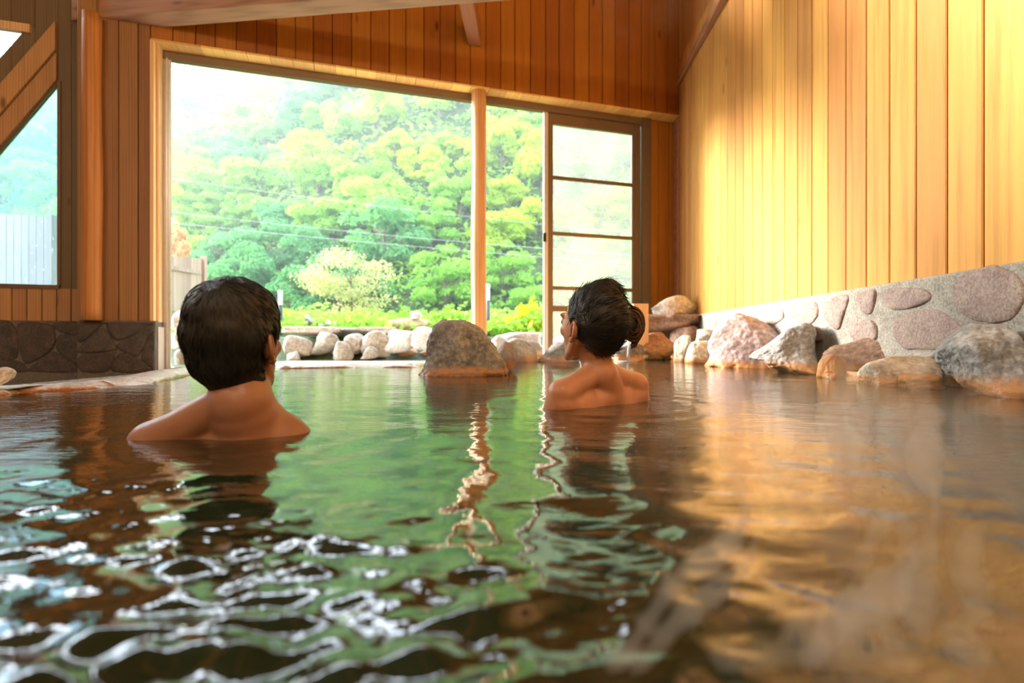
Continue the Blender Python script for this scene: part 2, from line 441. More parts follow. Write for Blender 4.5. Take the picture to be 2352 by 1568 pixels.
# right sash
sa, sb = sz(1247, 784, 0.0)[0], sz(1468, 784, 0.0)[0]
bz = lambda y: sz(1268, y)[1]
mb = MB(); st = sz(1268, 784)[0] - sa
slab(mb, B, sa, sa + st * 0.45, 0.0, 0.035, wz0 + 0.02, w_top + 0.02)
child(mb, 'meeting_stile', M_alu, slid, bevel=0.003)
mb = MB()
slab(mb, B, sa + st * 0.45, sa + st, -0.01, 0.03, wz0 + 0.02, w_top + 0.02)
e1 = sz(1450, 784)[0]
slab(mb, B, e1, sb, -0.01, 0.03, 0.2, w_top + 0.02)
slab(mb, B, e1 + 0.03, e1 + 0.045, 0.03, 0.045, 0.2, w_top + 0.02)
slab(mb, B, sa + st, e1, -0.01, 0.03, bz(287), w_top + 0.02)
slab(mb, B, sa + st, e1, -0.01, 0.03, bz(715), bz(702))
slab(mb, B, sa + st, e1, -0.01, 0.03, wz0 + 0.02, wz0 + 0.1)
child(mb, 'sash_frame', M_bronze, slid, bevel=0.003)
for y in (408, 536, 661):
    mb = MB(); slab(mb, B, sa + st, e1, 0.0, 0.02, bz(y + 4), bz(y - 4)); child(mb, 'glazing_bar', M_bronze, slid)
mb = MB(); slab(mb, B, sa + st - 0.005, e1 + 0.005, -0.002, 0.003, wz0 + 0.05, w_top)
child(mb, 'window_pane', M_glassfog, slid)
mb = MB(); ls, lz = sz(1250, 545, 0.04)
slab(mb, B, ls - 0.02, ls + 0.02, 0.035, 0.06, lz - 0.05, lz + 0.05)
child(mb, 'sash_latch', M_dark, slid, bevel=0.006)

# ------------------------------------------------------------------ right wall
mb = MB()
# board pitch measured on the photograph: 1/(x-1228) grows by 8.57e-5 per board
X0 = (2258 - 1228)
kk = 0
inv = 1 / 1030.0
def t_of(inv): return tz(1228 + 1 / inv, 784)[0]
invs = [inv + 8.57e-5 * k for k in range(-14, 26)]
Z_RTOP = tz(1668, 8)[1]
ts = []
for i_ in invs:
    if i_ > 0:
        x = 1228 + 1 / i_
        ts.append(tz(x, 784)[0] if x < 9000 else None)
ts = sorted([t for t in ts if t is not None], reverse=False)
wid = ts[2] - ts[1]
t = ts[0]
while t > 0: t -= wid
while t < 10:
    a = max(t, 0.0)
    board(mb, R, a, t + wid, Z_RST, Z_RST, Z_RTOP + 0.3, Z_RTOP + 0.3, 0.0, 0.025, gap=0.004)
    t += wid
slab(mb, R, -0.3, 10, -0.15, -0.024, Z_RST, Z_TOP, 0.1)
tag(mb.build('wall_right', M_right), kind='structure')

# stone plinths with set flagstones
def flag_mat(name, c1, c2):
    return rock_mat(name, c1, c2, tuple(min(1, x * 1.25) for x in c2), stain=False, sc=1.6, rough=0.7)
M_mortar = rock_mat('grey_mortar', (0.25, 0.235, 0.20), (0.36, 0.34, 0.30), (0.42, 0.41, 0.37), stain=True, zs=0.03, sc=2.5)
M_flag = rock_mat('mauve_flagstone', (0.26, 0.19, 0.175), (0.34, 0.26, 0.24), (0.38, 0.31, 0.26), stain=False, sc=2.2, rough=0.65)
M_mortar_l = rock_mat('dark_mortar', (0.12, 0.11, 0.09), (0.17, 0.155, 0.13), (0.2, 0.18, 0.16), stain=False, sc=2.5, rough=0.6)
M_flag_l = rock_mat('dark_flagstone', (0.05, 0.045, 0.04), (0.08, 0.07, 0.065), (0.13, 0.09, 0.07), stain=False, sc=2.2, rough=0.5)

def flagstone(mb, fn, pts, off, th, seed):
    """rounded stone plate from an outline in (s, z)"""
    n = len(pts)
    cx = sum(p[0] for p in pts) / n; cz = sum(p[1] for p in pts) / n
    out = []
    for i in range(n):                                   # Catmull-Rom through the outline
        p0, p1, p2, p3 = (Vector(pts[(i + k - 1) % n]) for k in range(4))
        for q in range(5):
            t = q / 5
            out.append(0.5 * ((2 * p1) + (-p0 + p2) * t + (2 * p0 - 5 * p1 + 4 * p2 - p3) * t * t + (-p0 + 3 * p1 - 3 * p2 + p3) * t ** 3))
    c = Vector((cx, cz)); rings = []
    for k, (sc_, h) in enumerate(((1.02, -0.01), (1.0, th * 0.55), (0.95, th * 0.95), (0.7, th), (0.35, th * 1.03))):
        ring = []
        for i, p in enumerate(out):
            q = c + (p - c) * sc_
            nz = mnoise.noise(Vector((q.x * 14, q.y * 14, seed))) * 0.008 * (k > 0)
            if k < 2: q = q + (q - c) * mnoise.noise(Vector((q.x * 25, q.y * 25, seed + 3))) * 0.05
            ring.append(fn(q.x, off + h + nz, q.y))
        rings.append(ring)
    vs = [v for r in rings for v in r] + [fn(c.x, off + th * 1.05, c.y)]
    m = len(out); fs = []
    for k in range(4):
        for i in range(m):
            fs.append((k * m + i, k * m + (i + 1) % m, (k + 1) * m + (i + 1) % m, (k + 1) * m + i))
    fs += [(4 * m + i, 4 * m + (i + 1) % m, 5 * m) for i in range(m)]
    mb.add(vs, fs)

mb = MB()
slab(mb, R, -0.3, 10, -0.15, 0.035, -0.6, Z_RST)
plin = tag(mb.build('trim_4', M_mortar, bevel=0.01), kind='structure')
FLAGS = [  # outlines read off the photograph, in its pixels
    [(2290,610),(2345,640),(2352,690),(2320,735),(2260,740),(2205,715),(2188,665),(2200,640),(2240,622)],
    [(2030,668),(2070,660),(2125,664),(2138,685),(2110,702),(2060,712),(2032,695)],
    [(2052,745),(2090,720),(2150,712),(2200,740),(2225,775),(2200,800),(2120,802),(2070,795)],
    [(1967,680),(1985,668),(2012,668),(2004,715),(1985,718)],
    [(1905,688),(1948,678),(1940,720),(1925,758),(1900,735),(1890,705)],
    [(1822,702),(1870,692),(1880,720),(1862,745),(1835,740),(1818,722)],
    [(1955,745),(2005,735),(2015,775),(1985,790),(1958,775)],
    [(1745,715),(1790,705),(1800,730),(1770,745)],
    [(1690,728),(1730,718),(1735,742),(1700,748)],
    [(1840,755),(1880,750),(1890,780),(1850,785)],
    [(2352+40,740),(2352+110,760),(2352+90,820),(2352+10,810)],
    [(2400,560),(2560,520),(2600,620),(2500,700),(2410,650)],
]
for k, fl in enumerate(FLAGS):
    mb = MB(); flagstone(mb, R, [tz(x, y, 0.035) for x, y in fl], 0.033, 0.012, k * 7.1)
    o = mb.build('flagstone', M_flag, None, smooth=True); o.parent = plin
# left plinths
def crazy(fn, s0, s1, z0, z1, off, n, seed, par, mat):
    r = random.Random(seed)
    pts = []
    tries = 0
    while len(pts) < n and tries < 4000:
        tries += 1
        p = Vector((r.uniform(s0, s1), r.uniform(z0, z1)))
        if all((p - q).length > math.sqrt((s1 - s0) * (z1 - z0) / n) * 0.72 for q in pts): pts.append(p)
    for k, p in enumerate(pts):
        poly = [Vector((s0, z0)), Vector((s1, z0)), Vector((s1, z1)), Vector((s0, z1))]
        for q in pts:
            if q is p: continue
            m_ = (p + q) / 2; d = (q - p).normalized(); new = []
            for i in range(len(poly)):
                a, b_ = poly[i], poly[(i + 1) % len(poly)]
                da, db = (a - m_).dot(d), (b_ - m_).dot(d)
                if da <= 0: new.append(a)
                if da * db < 0: new.append(a + (b_ - a) * (da / (da - db)))
            poly = new
            if len(poly) < 3: break
        if len(poly) < 3: continue
        c = sum(poly, Vector((0, 0))) / len(poly)
        poly = [c + (v - c) * 0.86 for v in poly]
        mb = MB(); flagstone(mb, fn, [(v.x, v.y) for v in poly], off - 0.004, 0.016, seed + k)
        o = mb.build('flagstone', mat, None, smooth=True); o.parent = par
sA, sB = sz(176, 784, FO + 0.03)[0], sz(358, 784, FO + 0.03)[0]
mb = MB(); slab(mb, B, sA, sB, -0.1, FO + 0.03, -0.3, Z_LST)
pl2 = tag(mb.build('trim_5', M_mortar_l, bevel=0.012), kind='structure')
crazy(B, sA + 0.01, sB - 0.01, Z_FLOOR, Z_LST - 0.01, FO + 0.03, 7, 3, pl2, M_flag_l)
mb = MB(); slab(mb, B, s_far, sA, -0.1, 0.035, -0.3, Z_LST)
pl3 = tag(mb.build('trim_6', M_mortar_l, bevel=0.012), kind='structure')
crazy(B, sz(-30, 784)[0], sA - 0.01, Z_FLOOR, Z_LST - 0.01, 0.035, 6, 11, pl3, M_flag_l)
# pale threshold block under the jamb trim
mb = MB(); slab(mb, B, sB, sz(372, 784, 0.12)[0], -0.02, FO, Z_FLOOR - 0.02, Z_LST - 0.05)
tag(mb.build('trim_7', plain('pale_render', (0.55, 0.47, 0.36), 0.6, var=0.12, bump=0.3), bevel=0.008), kind='structure')

# ------------------------------------------------------------------ room shell behind the camera
mb = MB(); mb.box((-9, -5.2, Z_TOP), (3.5, 8.0, Z_TOP + 0.12))
for k in range(16):
    x = -9 + k * 0.8; mb.box((x, -5, Z_TOP - 0.14), (x + 0.1, 7.2, Z_TOP), tone=rnd.random())
tag(mb.build('ceiling', M_ceiling), kind='structure')
mb = MB(); x = -9
while x < 3: mb.box((x + 0.004, -5.0, -0.6), (x + 0.2, -4.97, Z_TOP), tone=rnd.random()); x += 0.204
mb.box((-9, -5.2, -0.6), (3, -5.0, Z_TOP))
tag(mb.build('wall_rear', M_right), kind='structure')
mb = MB(); y = -5
leftX = B(s_far, 0, 0).x
while y < 3.6: mb.box((leftX - 0.05, y + 0.004, -0.6), (leftX, y + 0.2, Z_TOP), tone=rnd.random()); y += 0.204
tag(mb.build('wall_left', M_right), kind='structure')

# ------------------------------------------------------------------ posts and beams
def post(name, label, s, off, r, z0, z1, mat, seed):
    mb = MB(); pts = []; rr = []
    for i in range(25):
        t = i / 24; z = z0 + (z1 - z0) * t
        p = B(s + 0.004 * math.sin(t * 9 + seed), off, z); pts.append(p)
        rr.append(r * (1.03 - 0.06 * t + 0.015 * math.sin(t * 13 + seed * 2)))
    mb.tube(pts, rr, 28)
    o = mb.build(name, mat, None, smooth=True, origin=tuple(B(s, off, z0)))
    return tag(o, label, 'post')
sp, _ = sz(1100, 784, FO - 0.09)
Yp = B(sp, FO - 0.09, 0).y
post('log_post', 'round peeled log post standing in the middle of the wide window', sp, FO - 0.09, 17.0 / F * Yp, Z_FLOOR, Z_SOF - 0.018, M_log, 1)
sp2, _ = sz(211, 784, FO + 0.072)
post('log_post', 'round orange log post between the braced window and the wide window', sp2, FO + 0.072, 0.07, Z_LST, 2.93, M_post, 4)

# tie beam across the room: bottom face z, running almost parallel to the picture
def prism(name, mat, p, label, cat, bevel=0.01, kind=None):
    mb = MB(); mb.hexa(p, 0.4)
    c = Vector((0, 0, 0))
    for q in p: c += Vector(q) / 8
    o = mb.build(name, mat, None, bevel=bevel, origin=tuple(c))
    return tag(o, label, cat, kind=kind)
zb = HC + 716 / F * (3.0 * 1.5464)
def beamrow(x0, x1, yoff):
    out = []
    for X in (x0, x1): out.append(((X, 4.64 - 0.114 * (X + 3.58) + yoff)))
    return out
(ax, ay), (bx, by) = beamrow(-4.1, 3.0, 0.0)
(cx_, cy_), (dx, dy) = beamrow(-4.1, 2.3, -0.20)
mbb = MB()
prism('tie_beam', M_beam_x, [(ax + 0.3, cy_ , zb), (1.95, 4.44 - 0.114 * 5.53, zb), (1.95, 4.64 - 0.114 * 5.53, zb), (ax + 0.3, ay, zb),
      (ax + 0.3, cy_, zb + 0.20), (1.95, 4.44 - 0.114 * 5.53, zb + 0.20), (1.95, 4.64 - 0.114 * 5.53, zb + 0.20), (ax + 0.3, ay, zb + 0.20)],
      'heavy weathered tie beam running across the top of the room', 'beam')
# rafter running from the wall above the log post towards the viewer
pz = HC + 654 / F * 3.641 * 1.5464
w_ = sz(1075, 784, FO)[0], sz(1106, 784, FO)[0]
pa, pb = B(w_[0], FO, pz), B(w_[1], FO, pz)
def toward(p, L): return Vector((p.x - VR.x * L, p.y - VR.y * L, p.z))
prism('roof_beam', M_beam_y, [toward(pa, 7), toward(pb, 7), pb, pa] + [q + Vector((0, 0, 0.2)) for q in (toward(pa, 7), toward(pb, 7), pb, pa)],
      'short-looking pale beam jutting out of the boards above the log post', 'beam')
# beam along the top of the right wall
q0, q1 = R(0.0, 0.001, Z_RTOP), R(9, 0.001, Z_RTOP)
n0, n1 = R(0.0, 0.03, Z_RTOP), R(2.2, 0.105, Z_RTOP)
prism('wall_beam', M_beam_y, [R(6, 0.001, Z_RTOP), q0, n0, R(6, 0.2, Z_RTOP), R(6, 0.001, Z_RTOP + 0.27), R(0.0, 0.001, Z_RTOP + 0.05), R(0.0, 0.03, Z_RTOP + 0.05), R(6, 0.2, Z_RTOP + 0.27)],
      'dark brown beam along the top of the honey board wall', 'beam')

# ------------------------------------------------------------------ rocks
RM = {
 'grey': rock_mat('grey_rock', (0.24, 0.25, 0.25), (0.38, 0.39, 0.39), (0.54, 0.55, 0.55)),
 'boulder': rock_mat('boulder_rock', (0.12, 0.125, 0.125), (0.27, 0.275, 0.265), (0.42, 0.42, 0.40), zs=0.035, staincol=(0.32, 0.21, 0.16)),
 'pink': rock_mat('mauve_rock', (0.33, 0.25, 0.26), (0.48, 0.38, 0.38), (0.58, 0.48, 0.46), zs=0.045),
 'dark': rock_mat('dark_rock', (0.07, 0.06, 0.05), (0.14, 0.12, 0.105), (0.22, 0.19, 0.16), zs=0.05),
 'brown': rock_mat('brown_rock', (0.15, 0.09, 0.06), (0.25, 0.16, 0.11), (0.33, 0.23, 0.17), zs=0.06),
 'pale': rock_mat('pale_rock', (0.50, 0.42, 0.30), (0.68, 0.60, 0.47), (0.78, 0.72, 0.62), zs=0.03),
 'rust': rock_mat('rust_rock', (0.24, 0.10, 0.04), (0.38, 0.18, 0.08), (0.45, 0.27, 0.15), zs=0.08),
 'out': rock_mat('garden_rock', (0.24, 0.20, 0.15), (0.42, 0.37, 0.29), (0.56, 0.51, 0.43), stain=False),
 'outpale': rock_mat('garden_pale_rock', (0.5, 0.45, 0.38), (0.66, 0.61, 0.54), (0.78, 0.74, 0.68), stain=False),
 'moss': rock_mat('lichen_rock', (0.36, 0.30, 0.10), (0.50, 0.44, 0.22), (0.58, 0.52, 0.36), stain=False),
 'slate': rock_mat('slate_rock', (0.16, 0.15, 0.17), (0.30, 0.28, 0.31), (0.40, 0.37, 0.40), stain=False),
}
_ico = {}
def ico(level):
    if level not in _ico:
        bm = bmesh.new(); bmesh.ops.create_icosphere(bm, subdivisions=level, radius=1)
        v = np.array([tuple(x.co) for x in bm.verts]); f = [tuple(y.index for y in x.verts) for x in bm.faces]; bm.free()
        _ico[level] = (v / np.linalg.norm(v, axis=1)[:, None], f)
    return _ico[level]
def rock(label, kind, x0, x1, ytop, ybot, Y, dep=None, seed=0, lvl=5, planes=16, rough=0.05, prof=None, group=None, zbase=None, sink=0.05, yaw=0.0, name='rock', soft=9.0):
    """a boulder whose picture box is x0..x1, ytop..ybot at distance Y; prof: list of (u, h) - outline height over -1..1"""
    r = random.Random(seed * 31 + 7)
    v, f = ico(lvl)
    ns = []; hs = []
    for _ in range(planes):
        n = Vector((r.gauss(0, 1), r.gauss(0, 1), r.gauss(0, 0.9))).normalized(); ns.append(tuple(n)); hs.append(r.uniform(0.62, 0.95))
    for n in ((1,0,0),(-1,0,0),(0,0,1),(0,1,0),(0,-1,0)): ns.append(n); hs.append(0.93)
    D = v @ np.array(ns).T
    q = np.maximum(D, 1e-3) / np.array(hs)[None, :]
    rad = 1.0 / (np.sum(q ** soft, axis=1)) ** (1 / soft)
    p = v * rad[:, None]
    p /= np.abs(p).max(axis=0)
    p2 = p.copy()
    for i in range(len(p)):
        a = Vector(p[i] * 1.6) + Vector((seed * 3.7, 0, 0))
        d = mnoise.fractal(a, 0.9, 2.1, 5) * rough * 1.8 + mnoise.noise(a * 7) * rough * 0.35
        p2[i] = p[i] * (1 + d)
    p = p2
    zl = np.clip(-p[:, 2], 0, 0.95); fw = 1 / np.sqrt(1 - 0.8 * zl ** 2); p[:, 0] *= fw; p[:, 1] *= fw
    lo, hi = p.min(axis=0), p.max(axis=0)
    p = (p - (lo + hi) / 2) / ((hi - lo) / 2)
    phi = math.atan(((x0 + x1) / 2 - 1176) / F); hw = 1.1 * (x1 - x0) / 2 / F * Y * math.cos(phi); yaw = yaw - phi
    zt = HC - (ytop - 784) / F * Y; zbt = HC - (ybot - 784) / F * Y if zbase is None else zbase
    if dep is None: dep = hw * 0.8
    zc0 = zbt - sink
    if prof is not None:
        u = p[:, 0]; hgt = np.interp(u, [a for a, _ in prof], [b for _, b in prof])
        zz = p[:, 2]
        p[:, 2] = np.where(zz > -0.2, -0.2 + (zz + 0.2) * np.maximum(hgt, 0.05), zz)
        m_ = p[:, 2].max(); p[:, 2] = np.where(p[:, 2] > -0.2, -0.2 + (p[:, 2] + 0.2) / (m_ + 0.2) * 1.2, p[:, 2])
    cyaw, syaw = math.cos(yaw), math.sin(yaw)
    X = p[:, 0] * hw; Yy = p[:, 1] * dep
    Z = (p[:, 2] + 1) / 2 * (zt - zc0)
    X, Yy = X * cyaw - Yy * syaw, X * syaw + Yy * cyaw
    xc, _ = XY((x0 + x1) / 2, Y)
    me = bpy.data.meshes.new(name); me.from_pydata([tuple(t) for t in np.stack([X, Yy, Z], 1)], [], f)
    o = link_mesh(name, me, RM[kind], None, True); o.location = (xc + dep * 0.55 * math.tan(phi), Y + dep * 0.55, zc0)
    return tag(o, label, 'rock', group)

# the pool's boulders
rock('big rounded grey boulder in the water in front of the log post', 'boulder', 932, 1160, 731, 862, 2.77, 0.2, 3, lvl=6, rough=0.06, sink=0.09, planes=11, soft=7,
     prof=[(-1, .75), (-.8, .85), (-.55, .95), (-.3, 1), (.1, 1), (.45, .97), (.7, .9), (1, .7)])
rock('small tan rock touching the right side of the big grey boulder', 'brown', 1126, 1187, 783, 850, 3.1, 0.12, 8, sink=0.08)
rock('blocky grey rock with a flat top right of the boulder, under the window', 'grey', 1162, 1236, 776, 830, 4.55, 0.2, 12, sink=0.1, planes=10)
rock('low slate-grey rock at the foot of the sash, left of the woman', 'dark', 1230, 1330, 785, 828, 4.5, 0.2, 14, sink=0.1, prof=[(-1, .5), (-.3, .85), (.3, 1), (1, .7)])
rock('dark wet rock behind the back of the woman, under the spout', 'dark', 1385, 1478, 788, 826, 4.7, 0.2, 15, sink=0.1)
rock('rust-streaked rock below the brown ledge rock, right of the spout', 'rust', 1468, 1548, 762, 824, 5.0, 0.2, 17, sink=0.1, prof=[(-1, .55), (.3, 1), (1, .8)])
rock('flat layered brown rock under the white corner rock', 'brown', 1462, 1612, 718, 775, 5.35, 0.22, 18, sink=0.02, rough=0.08, planes=10, soft=14)
rock('white rounded rock on top of the pile in the corner', 'pale', 1498, 1602, 677, 727, 5.45, 0.16, 19, sink=0.02, rough=0.06, prof=[(-1, .4), (-.6, .85), (-.2, 1), (.4, .95), (1, .55)])
rock('brown support rock in the corner between the pile and the plinth', 'brown', 1540, 1632, 745, 815, 5.2, 0.22, 20, sink=0.15)
rock('pale squared rock at the waterline right of the rust-streaked rock', 'pale', 1537, 1588, 769, 826, 4.6, 0.13, 21, sink=0.1, planes=8, soft=16)
rock('little grey rock wedged above the cream one beside the mauve boulder', 'grey', 1590, 1645, 754, 790, 4.4, 0.12, 22, sink=0.03)
rock('cream rock at the waterline left of the mauve boulder', 'pale', 1575, 1630, 782, 832, 4.25, 0.12, 23, sink=0.1)
rock('large pale mauve boulder leaning on the right stone plinth', 'pink', 1612, 1842, 714, 838, 3.55, 0.24, 24, lvl=6, sink=0.1, planes=9, rough=0.05,
     prof=[(-1, .35), (-.7, .72), (-.3, .95), (.1, 1), (.5, .97), (.8, .82), (1, .45)])
rock('pointed grey boulder with rusty foot in front of the mauve boulder', 'grey', 1722, 1940, 738, 856, 2.92, 0.2, 25, lvl=6, sink=0.08, planes=8, soft=16, rough=0.05,
     prof=[(-1, .12), (-.6, .42), (-.2, .8), (.1, 1), (.3, .93), (.6, .62), (.85, .4), (1, .2)])
rock('low reddish rock lying against the plinth behind the flat slab', 'brown', 1885, 2125, 765, 835, 2.5, 0.16, 26, sink=0.05, prof=[(-1, .7), (-.6, .5), (0, .85), (.4, 1), (.8, .6), (1, .3)])
rock('small rusty rock between the pointed boulder and the flat slab', 'rust', 1876, 1942, 812, 866, 2.55, 0.1, 27, sink=0.06)
rock('long flat slab with pale top and orange foot at the waterline', 'pale', 1920, 2150, 816, 884, 2.15, 0.13, 28, lvl=6, sink=0.06, planes=8, soft=14, rough=0.04, prof=[(-1, .7), (-.7, .95), (0, 1), (.6, .9), (1, .8)])
rock('grey flat stone tucked behind the right end of the slab', 'grey', 2055, 2185, 806, 846, 2.2, 0.12, 29, sink=0.05)
rock('low wet rust-brown rock between the slab and the big right boulder', 'rust', 2060, 2175, 858, 892, 2.0, 0.1, 30, sink=0.05)
rock('big grey boulder with orange foot and dark cap at the right edge', 'grey', 2135, 2440, 734, 914, 1.66, 0.18, 31, lvl=6, sink=0.08, planes=12, rough=0.07,
     prof=[(-1, .45), (-.7, .7), (-.4, .92), (0, 1), (.5, .98), (1, .8)])
rock('dark boulder cut by the right edge of the picture', 'dark', 2400, 2620, 730, 940, 1.35, 0.16, 33, lvl=5, sink=0.08, rough=0.06)

# the garden: retaining row outside the window
GL = 'boulders of the row outside the window'
row = [ (657,712,772,818,'round brown stone of the garden row, nearest the head of the man'),
        (711,773,765,814,'wedge-shaped tan stone, second of the garden row from the man'),
        (771,807,786,832,'small orange stone low in the garden row'),
        (789,835,768,812,'grey-brown stone left of the widest stone in the garden row'),
        (833,893,762,816,'widest brown stone of the garden row'),
        (890,952,759,808,'pale block with a square face left of the big boulder, in the garden row'),
        (948,1010,752,800,'pale stone half behind the big grey boulder, in the garden row'),
        (664,686,808,832,'little pointed stone low in the garden row, right of the man'),
        (833,866,794,821,'small grey egg-shaped stone low under the widest stone'),]
cols = ['out', 'out', 'rust', 'out', 'out', 'outpale', 'outpale', 'out', 'out']
for i, (a, b_, c, d, lb) in enumerate(row):
    rock(lb, 'out' if cols[i] == 'rust' else cols[i], a - 4, b_ + 4, c - 3, d + 4, 7.35 - (0.12 if b_ - a < 40 else 0), 0.16, 50 + i, lvl=4, sink=0.0, rough=0.05, planes=22, soft=8)
xx = 610
lowlab = ['dark foot stone of the garden row hidden by the shoulder of the man', 'dark foot stone under the round brown stone', 'dark foot stone under the wedge-shaped stone', 'dark foot stone under the orange stone',
          'dark foot stone under the grey-brown stone', 'dark foot stone under the egg-shaped stone', 'dark foot stone under the pale square block', 'dark foot stone at the left edge of the big boulder']
for i in range(8):
    rock(lowlab[i], 'brown', xx, xx + 58, 796, 834, 7.6, 0.2, 70 + i, lvl=4, sink=0.05); xx += 50
rock('flat white slab on top of the garden row', 'outpale', 655, 800, 750, 772, 7.7, 0.35, 80, lvl=4, sink=0.02, planes=6, soft=18, rough=0.03)
rock('second flat pale slab on the garden row, towards the big boulder', 'outpale', 775, 905, 751, 770, 7.8, 0.3, 81, lvl=4, sink=0.02, planes=6, soft=18, rough=0.03)
rock('pointed slate-grey rock in the garden behind the white slab', 'slate', 692, 731, 721, 756, 8.6, 0.16, 82, lvl=4, sink=0.1, prof=[(-1, .5), (-.4, 1), (.2, .75), (1, .7)])
rock('pinkish rounded rock beside the pointed slate-grey rock', 'outpale', 727, 772, 734, 758, 8.6, 0.2, 83, lvl=4, sink=0.1)
rock('long yellowish lichen-covered rock in the garden left of the log post', 'moss', 890, 998, 730, 765, 8.3, 0.22, 84, lvl=5, sink=0.1)
rock('small cone of pale stone on top of the lichen-covered rock', 'outpale', 944, 968, 714, 733, 8.3, 0.07, 85, lvl=3, sink=0.0)
rock('pale upright boulder outside by the left end of the window', 'outpale', 396, 440, 712, 766, 7.0, 0.15, 86, lvl=4, sink=0.0)
rock('brown flat stone under the pale upright boulder', 'out', 394, 436, 760, 806, 6.9, 0.15, 87, lvl=4, sink=0.0)
rock('grey foot stone outside by the aluminium sash', 'out', 394, 440, 800, 838, 6.8, 0.15, 88, lvl=4, sink=0.1)
rock('light pink slab behind the blocky grey rock', 'outpale', 1140, 1252, 762, 790, 7.0, 0.25, 89, lvl=4, sink=0.05, planes=6)
rock('tan stone under the yellow bush', 'out', 1118, 1180, 768, 815, 6.7, 0.2, 90, lvl=4, sink=0.1)
rock('brown stone outside behind the blocky grey rock', 'brown', 1175, 1260, 782, 820, 6.6, 0.2, 91, lvl=4, sink=0.15)
rock('pale stone seen through the lower glass of the sash', 'outpale', 1262, 1360, 762, 815, 7.0, 0.25, 92, lvl=4, sink=0.15)
rock('cream stone outside the glass behind the bun of the woman', 'outpale', 1352, 1450, 765, 815, 7.2, 0.25, 93, lvl=4, sink=0.15)
rock('white bumpy stone on the floor at the left edge', 'outpale', -38, 36, 844, 884, 2.35, 0.09, 94, lvl=5, sink=0.02)

# ------------------------------------------------------------------ pool rim, floors, ground
rim_px = [(-900, 900), (20, 900), (52, 894), (150, 890), (300, 881), (400, 866), (450, 851), (560, 845), (700, 842), (960, 840), (1080, 832), (1170, 826), (1330, 824), (1470, 822)]
rim = [Vector((*XY(x, 0.17 * F / (y - 784)), 0)) for x, y in rim_px]
M_rim = rock_mat('wet_rim_stone', (0.42, 0.33, 0.27), (0.60, 0.52, 0.45), (0.72, 0.68, 0.62), stain=True, zs=0.008, staincol=(0.30, 0.14, 0.08), rough=0.35)
def densify(pts, st):
    out = []
    for a, b_ in zip(pts[:-1], pts[1:]):
        n = max(1, int((b_ - a).length / st))
        for i in range(n): out.append(a.lerp(b_, i / n))
    out.append(pts[-1]); return out
rp = densify(rim, 0.04)
mb = MB(); prof_w = [0, 0.0, 0.02, 0.06, 0.12, 0.2, 0.24, 0.25, 0.25]; prof_z = [-0.5, 0.0, 0.012, 0.018, 0.02, 0.016, 0.004, -0.02, -0.2]
rows = []
for i, p in enumerate(rp):
    t = (rp[min(i + 1, len(rp) - 1)] - rp[max(i - 1, 0)]).normalized(); nn = Vector((-t.y, t.x, 0))
    r_ = []
    for w, z in zip(prof_w, prof_z):
        q = p + nn * (w + 0.03 * mnoise.noise(Vector((p.x * 5, p.y * 5, w * 4))))
        zn = mnoise.fractal(Vector((q.x * 14, q.y * 14, 2)), 1, 2, 4) * 0.009 - (0.012 if mnoise.noise(Vector((q.x * 4, q.y * 4, 9))) > 0.15 and w < 0.08 else 0)
        r_.append((q.x, q.y, z + (zn if -0.1 < z else 0)))
    rows.append(r_)
m_ = len(prof_w)
mb.add([v for r_ in rows for v in r_], [(i * m_ + k, (i + 1) * m_ + k, (i + 1) * m_ + k + 1, i * m_ + k + 1) for i in range(len(rows) - 1) for k in range(m_ - 1)])
tag(mb.build('pool_rim', M_rim, None, smooth=True), kind='structure')
# indoor wet floor behind the rim
def wetfloor():
    m, nt, out = newmat('wet_floor'); g = G(nt)
    pos = g.n('ShaderNodeNewGeometry').outputs['Position']
    n1 = g.noise(pos, 5, 4); n2 = g.noise(pos, 30, 3)
    col = g.ramp(g.mapr(n1, 0.3, 0.7), [(0, (0.52, 0.47, 0.40)), (1, (0.70, 0.66, 0.58))])
    g.bsdf(out, Base_Color=col, Roughness=g.mapr(n2, 0.3, 0.7, 0.08, 0.3), Normal=g.bump(n2, 0.25, 0.01), Specular_IOR_Level=0.7)
    return m
mb = MB(); mb.box((-9, 0.5, Z_FLOOR - 0.15), (2.6, 9.3, Z_FLOOR))
# cut away the pool: build floor as polygons behind the rim instead
mb = MB()
bk = [Vector((-9, 5.5, 0)), Vector((2.1, 8.5, 0))]
fl = []
for i, p in enumerate(rp):
    ta = (rp[min(i + 1, len(rp) - 1)] - rp[max(i - 1, 0)]).normalized(); q_ = p + Vector((-ta.y, ta.x, 0)) * 0.12
    fl.append((max(q_.x, fl[-1][0] + 1e-4) if fl else q_.x, q_.y))
for (xa, ya), (xb, yb) in zip(fl[:-1], fl[1:]):
    mb.add([(xa, ya, Z_FLOOR), (xb, yb, Z_FLOOR), (xb, 8.0, Z_FLOOR), (xa, 8.0, Z_FLOOR)], [(0, 1, 2, 3)])
mb.add([(fl[-1][0], fl[-1][1], Z_FLOOR), (2.3, fl[-1][1] - 0.1, Z_FLOOR), (2.3, 8, Z_FLOOR), (fl[-1][0], 8, Z_FLOOR)], [(0, 1, 2, 3)])
tag(mb.build('floor', wetfloor()), kind='structure')
# pool basin
M_basin = rock_mat('basin_stone', (0.05, 0.045, 0.035), (0.09, 0.08, 0.06), (0.13, 0.11, 0.09), stain=False)
mb = MB(); mb.box((-6.5, -5.0, -0.8), (2.3, 6.5, -0.62))
tag(mb.build('pool_floor', M_basin), kind='structure')

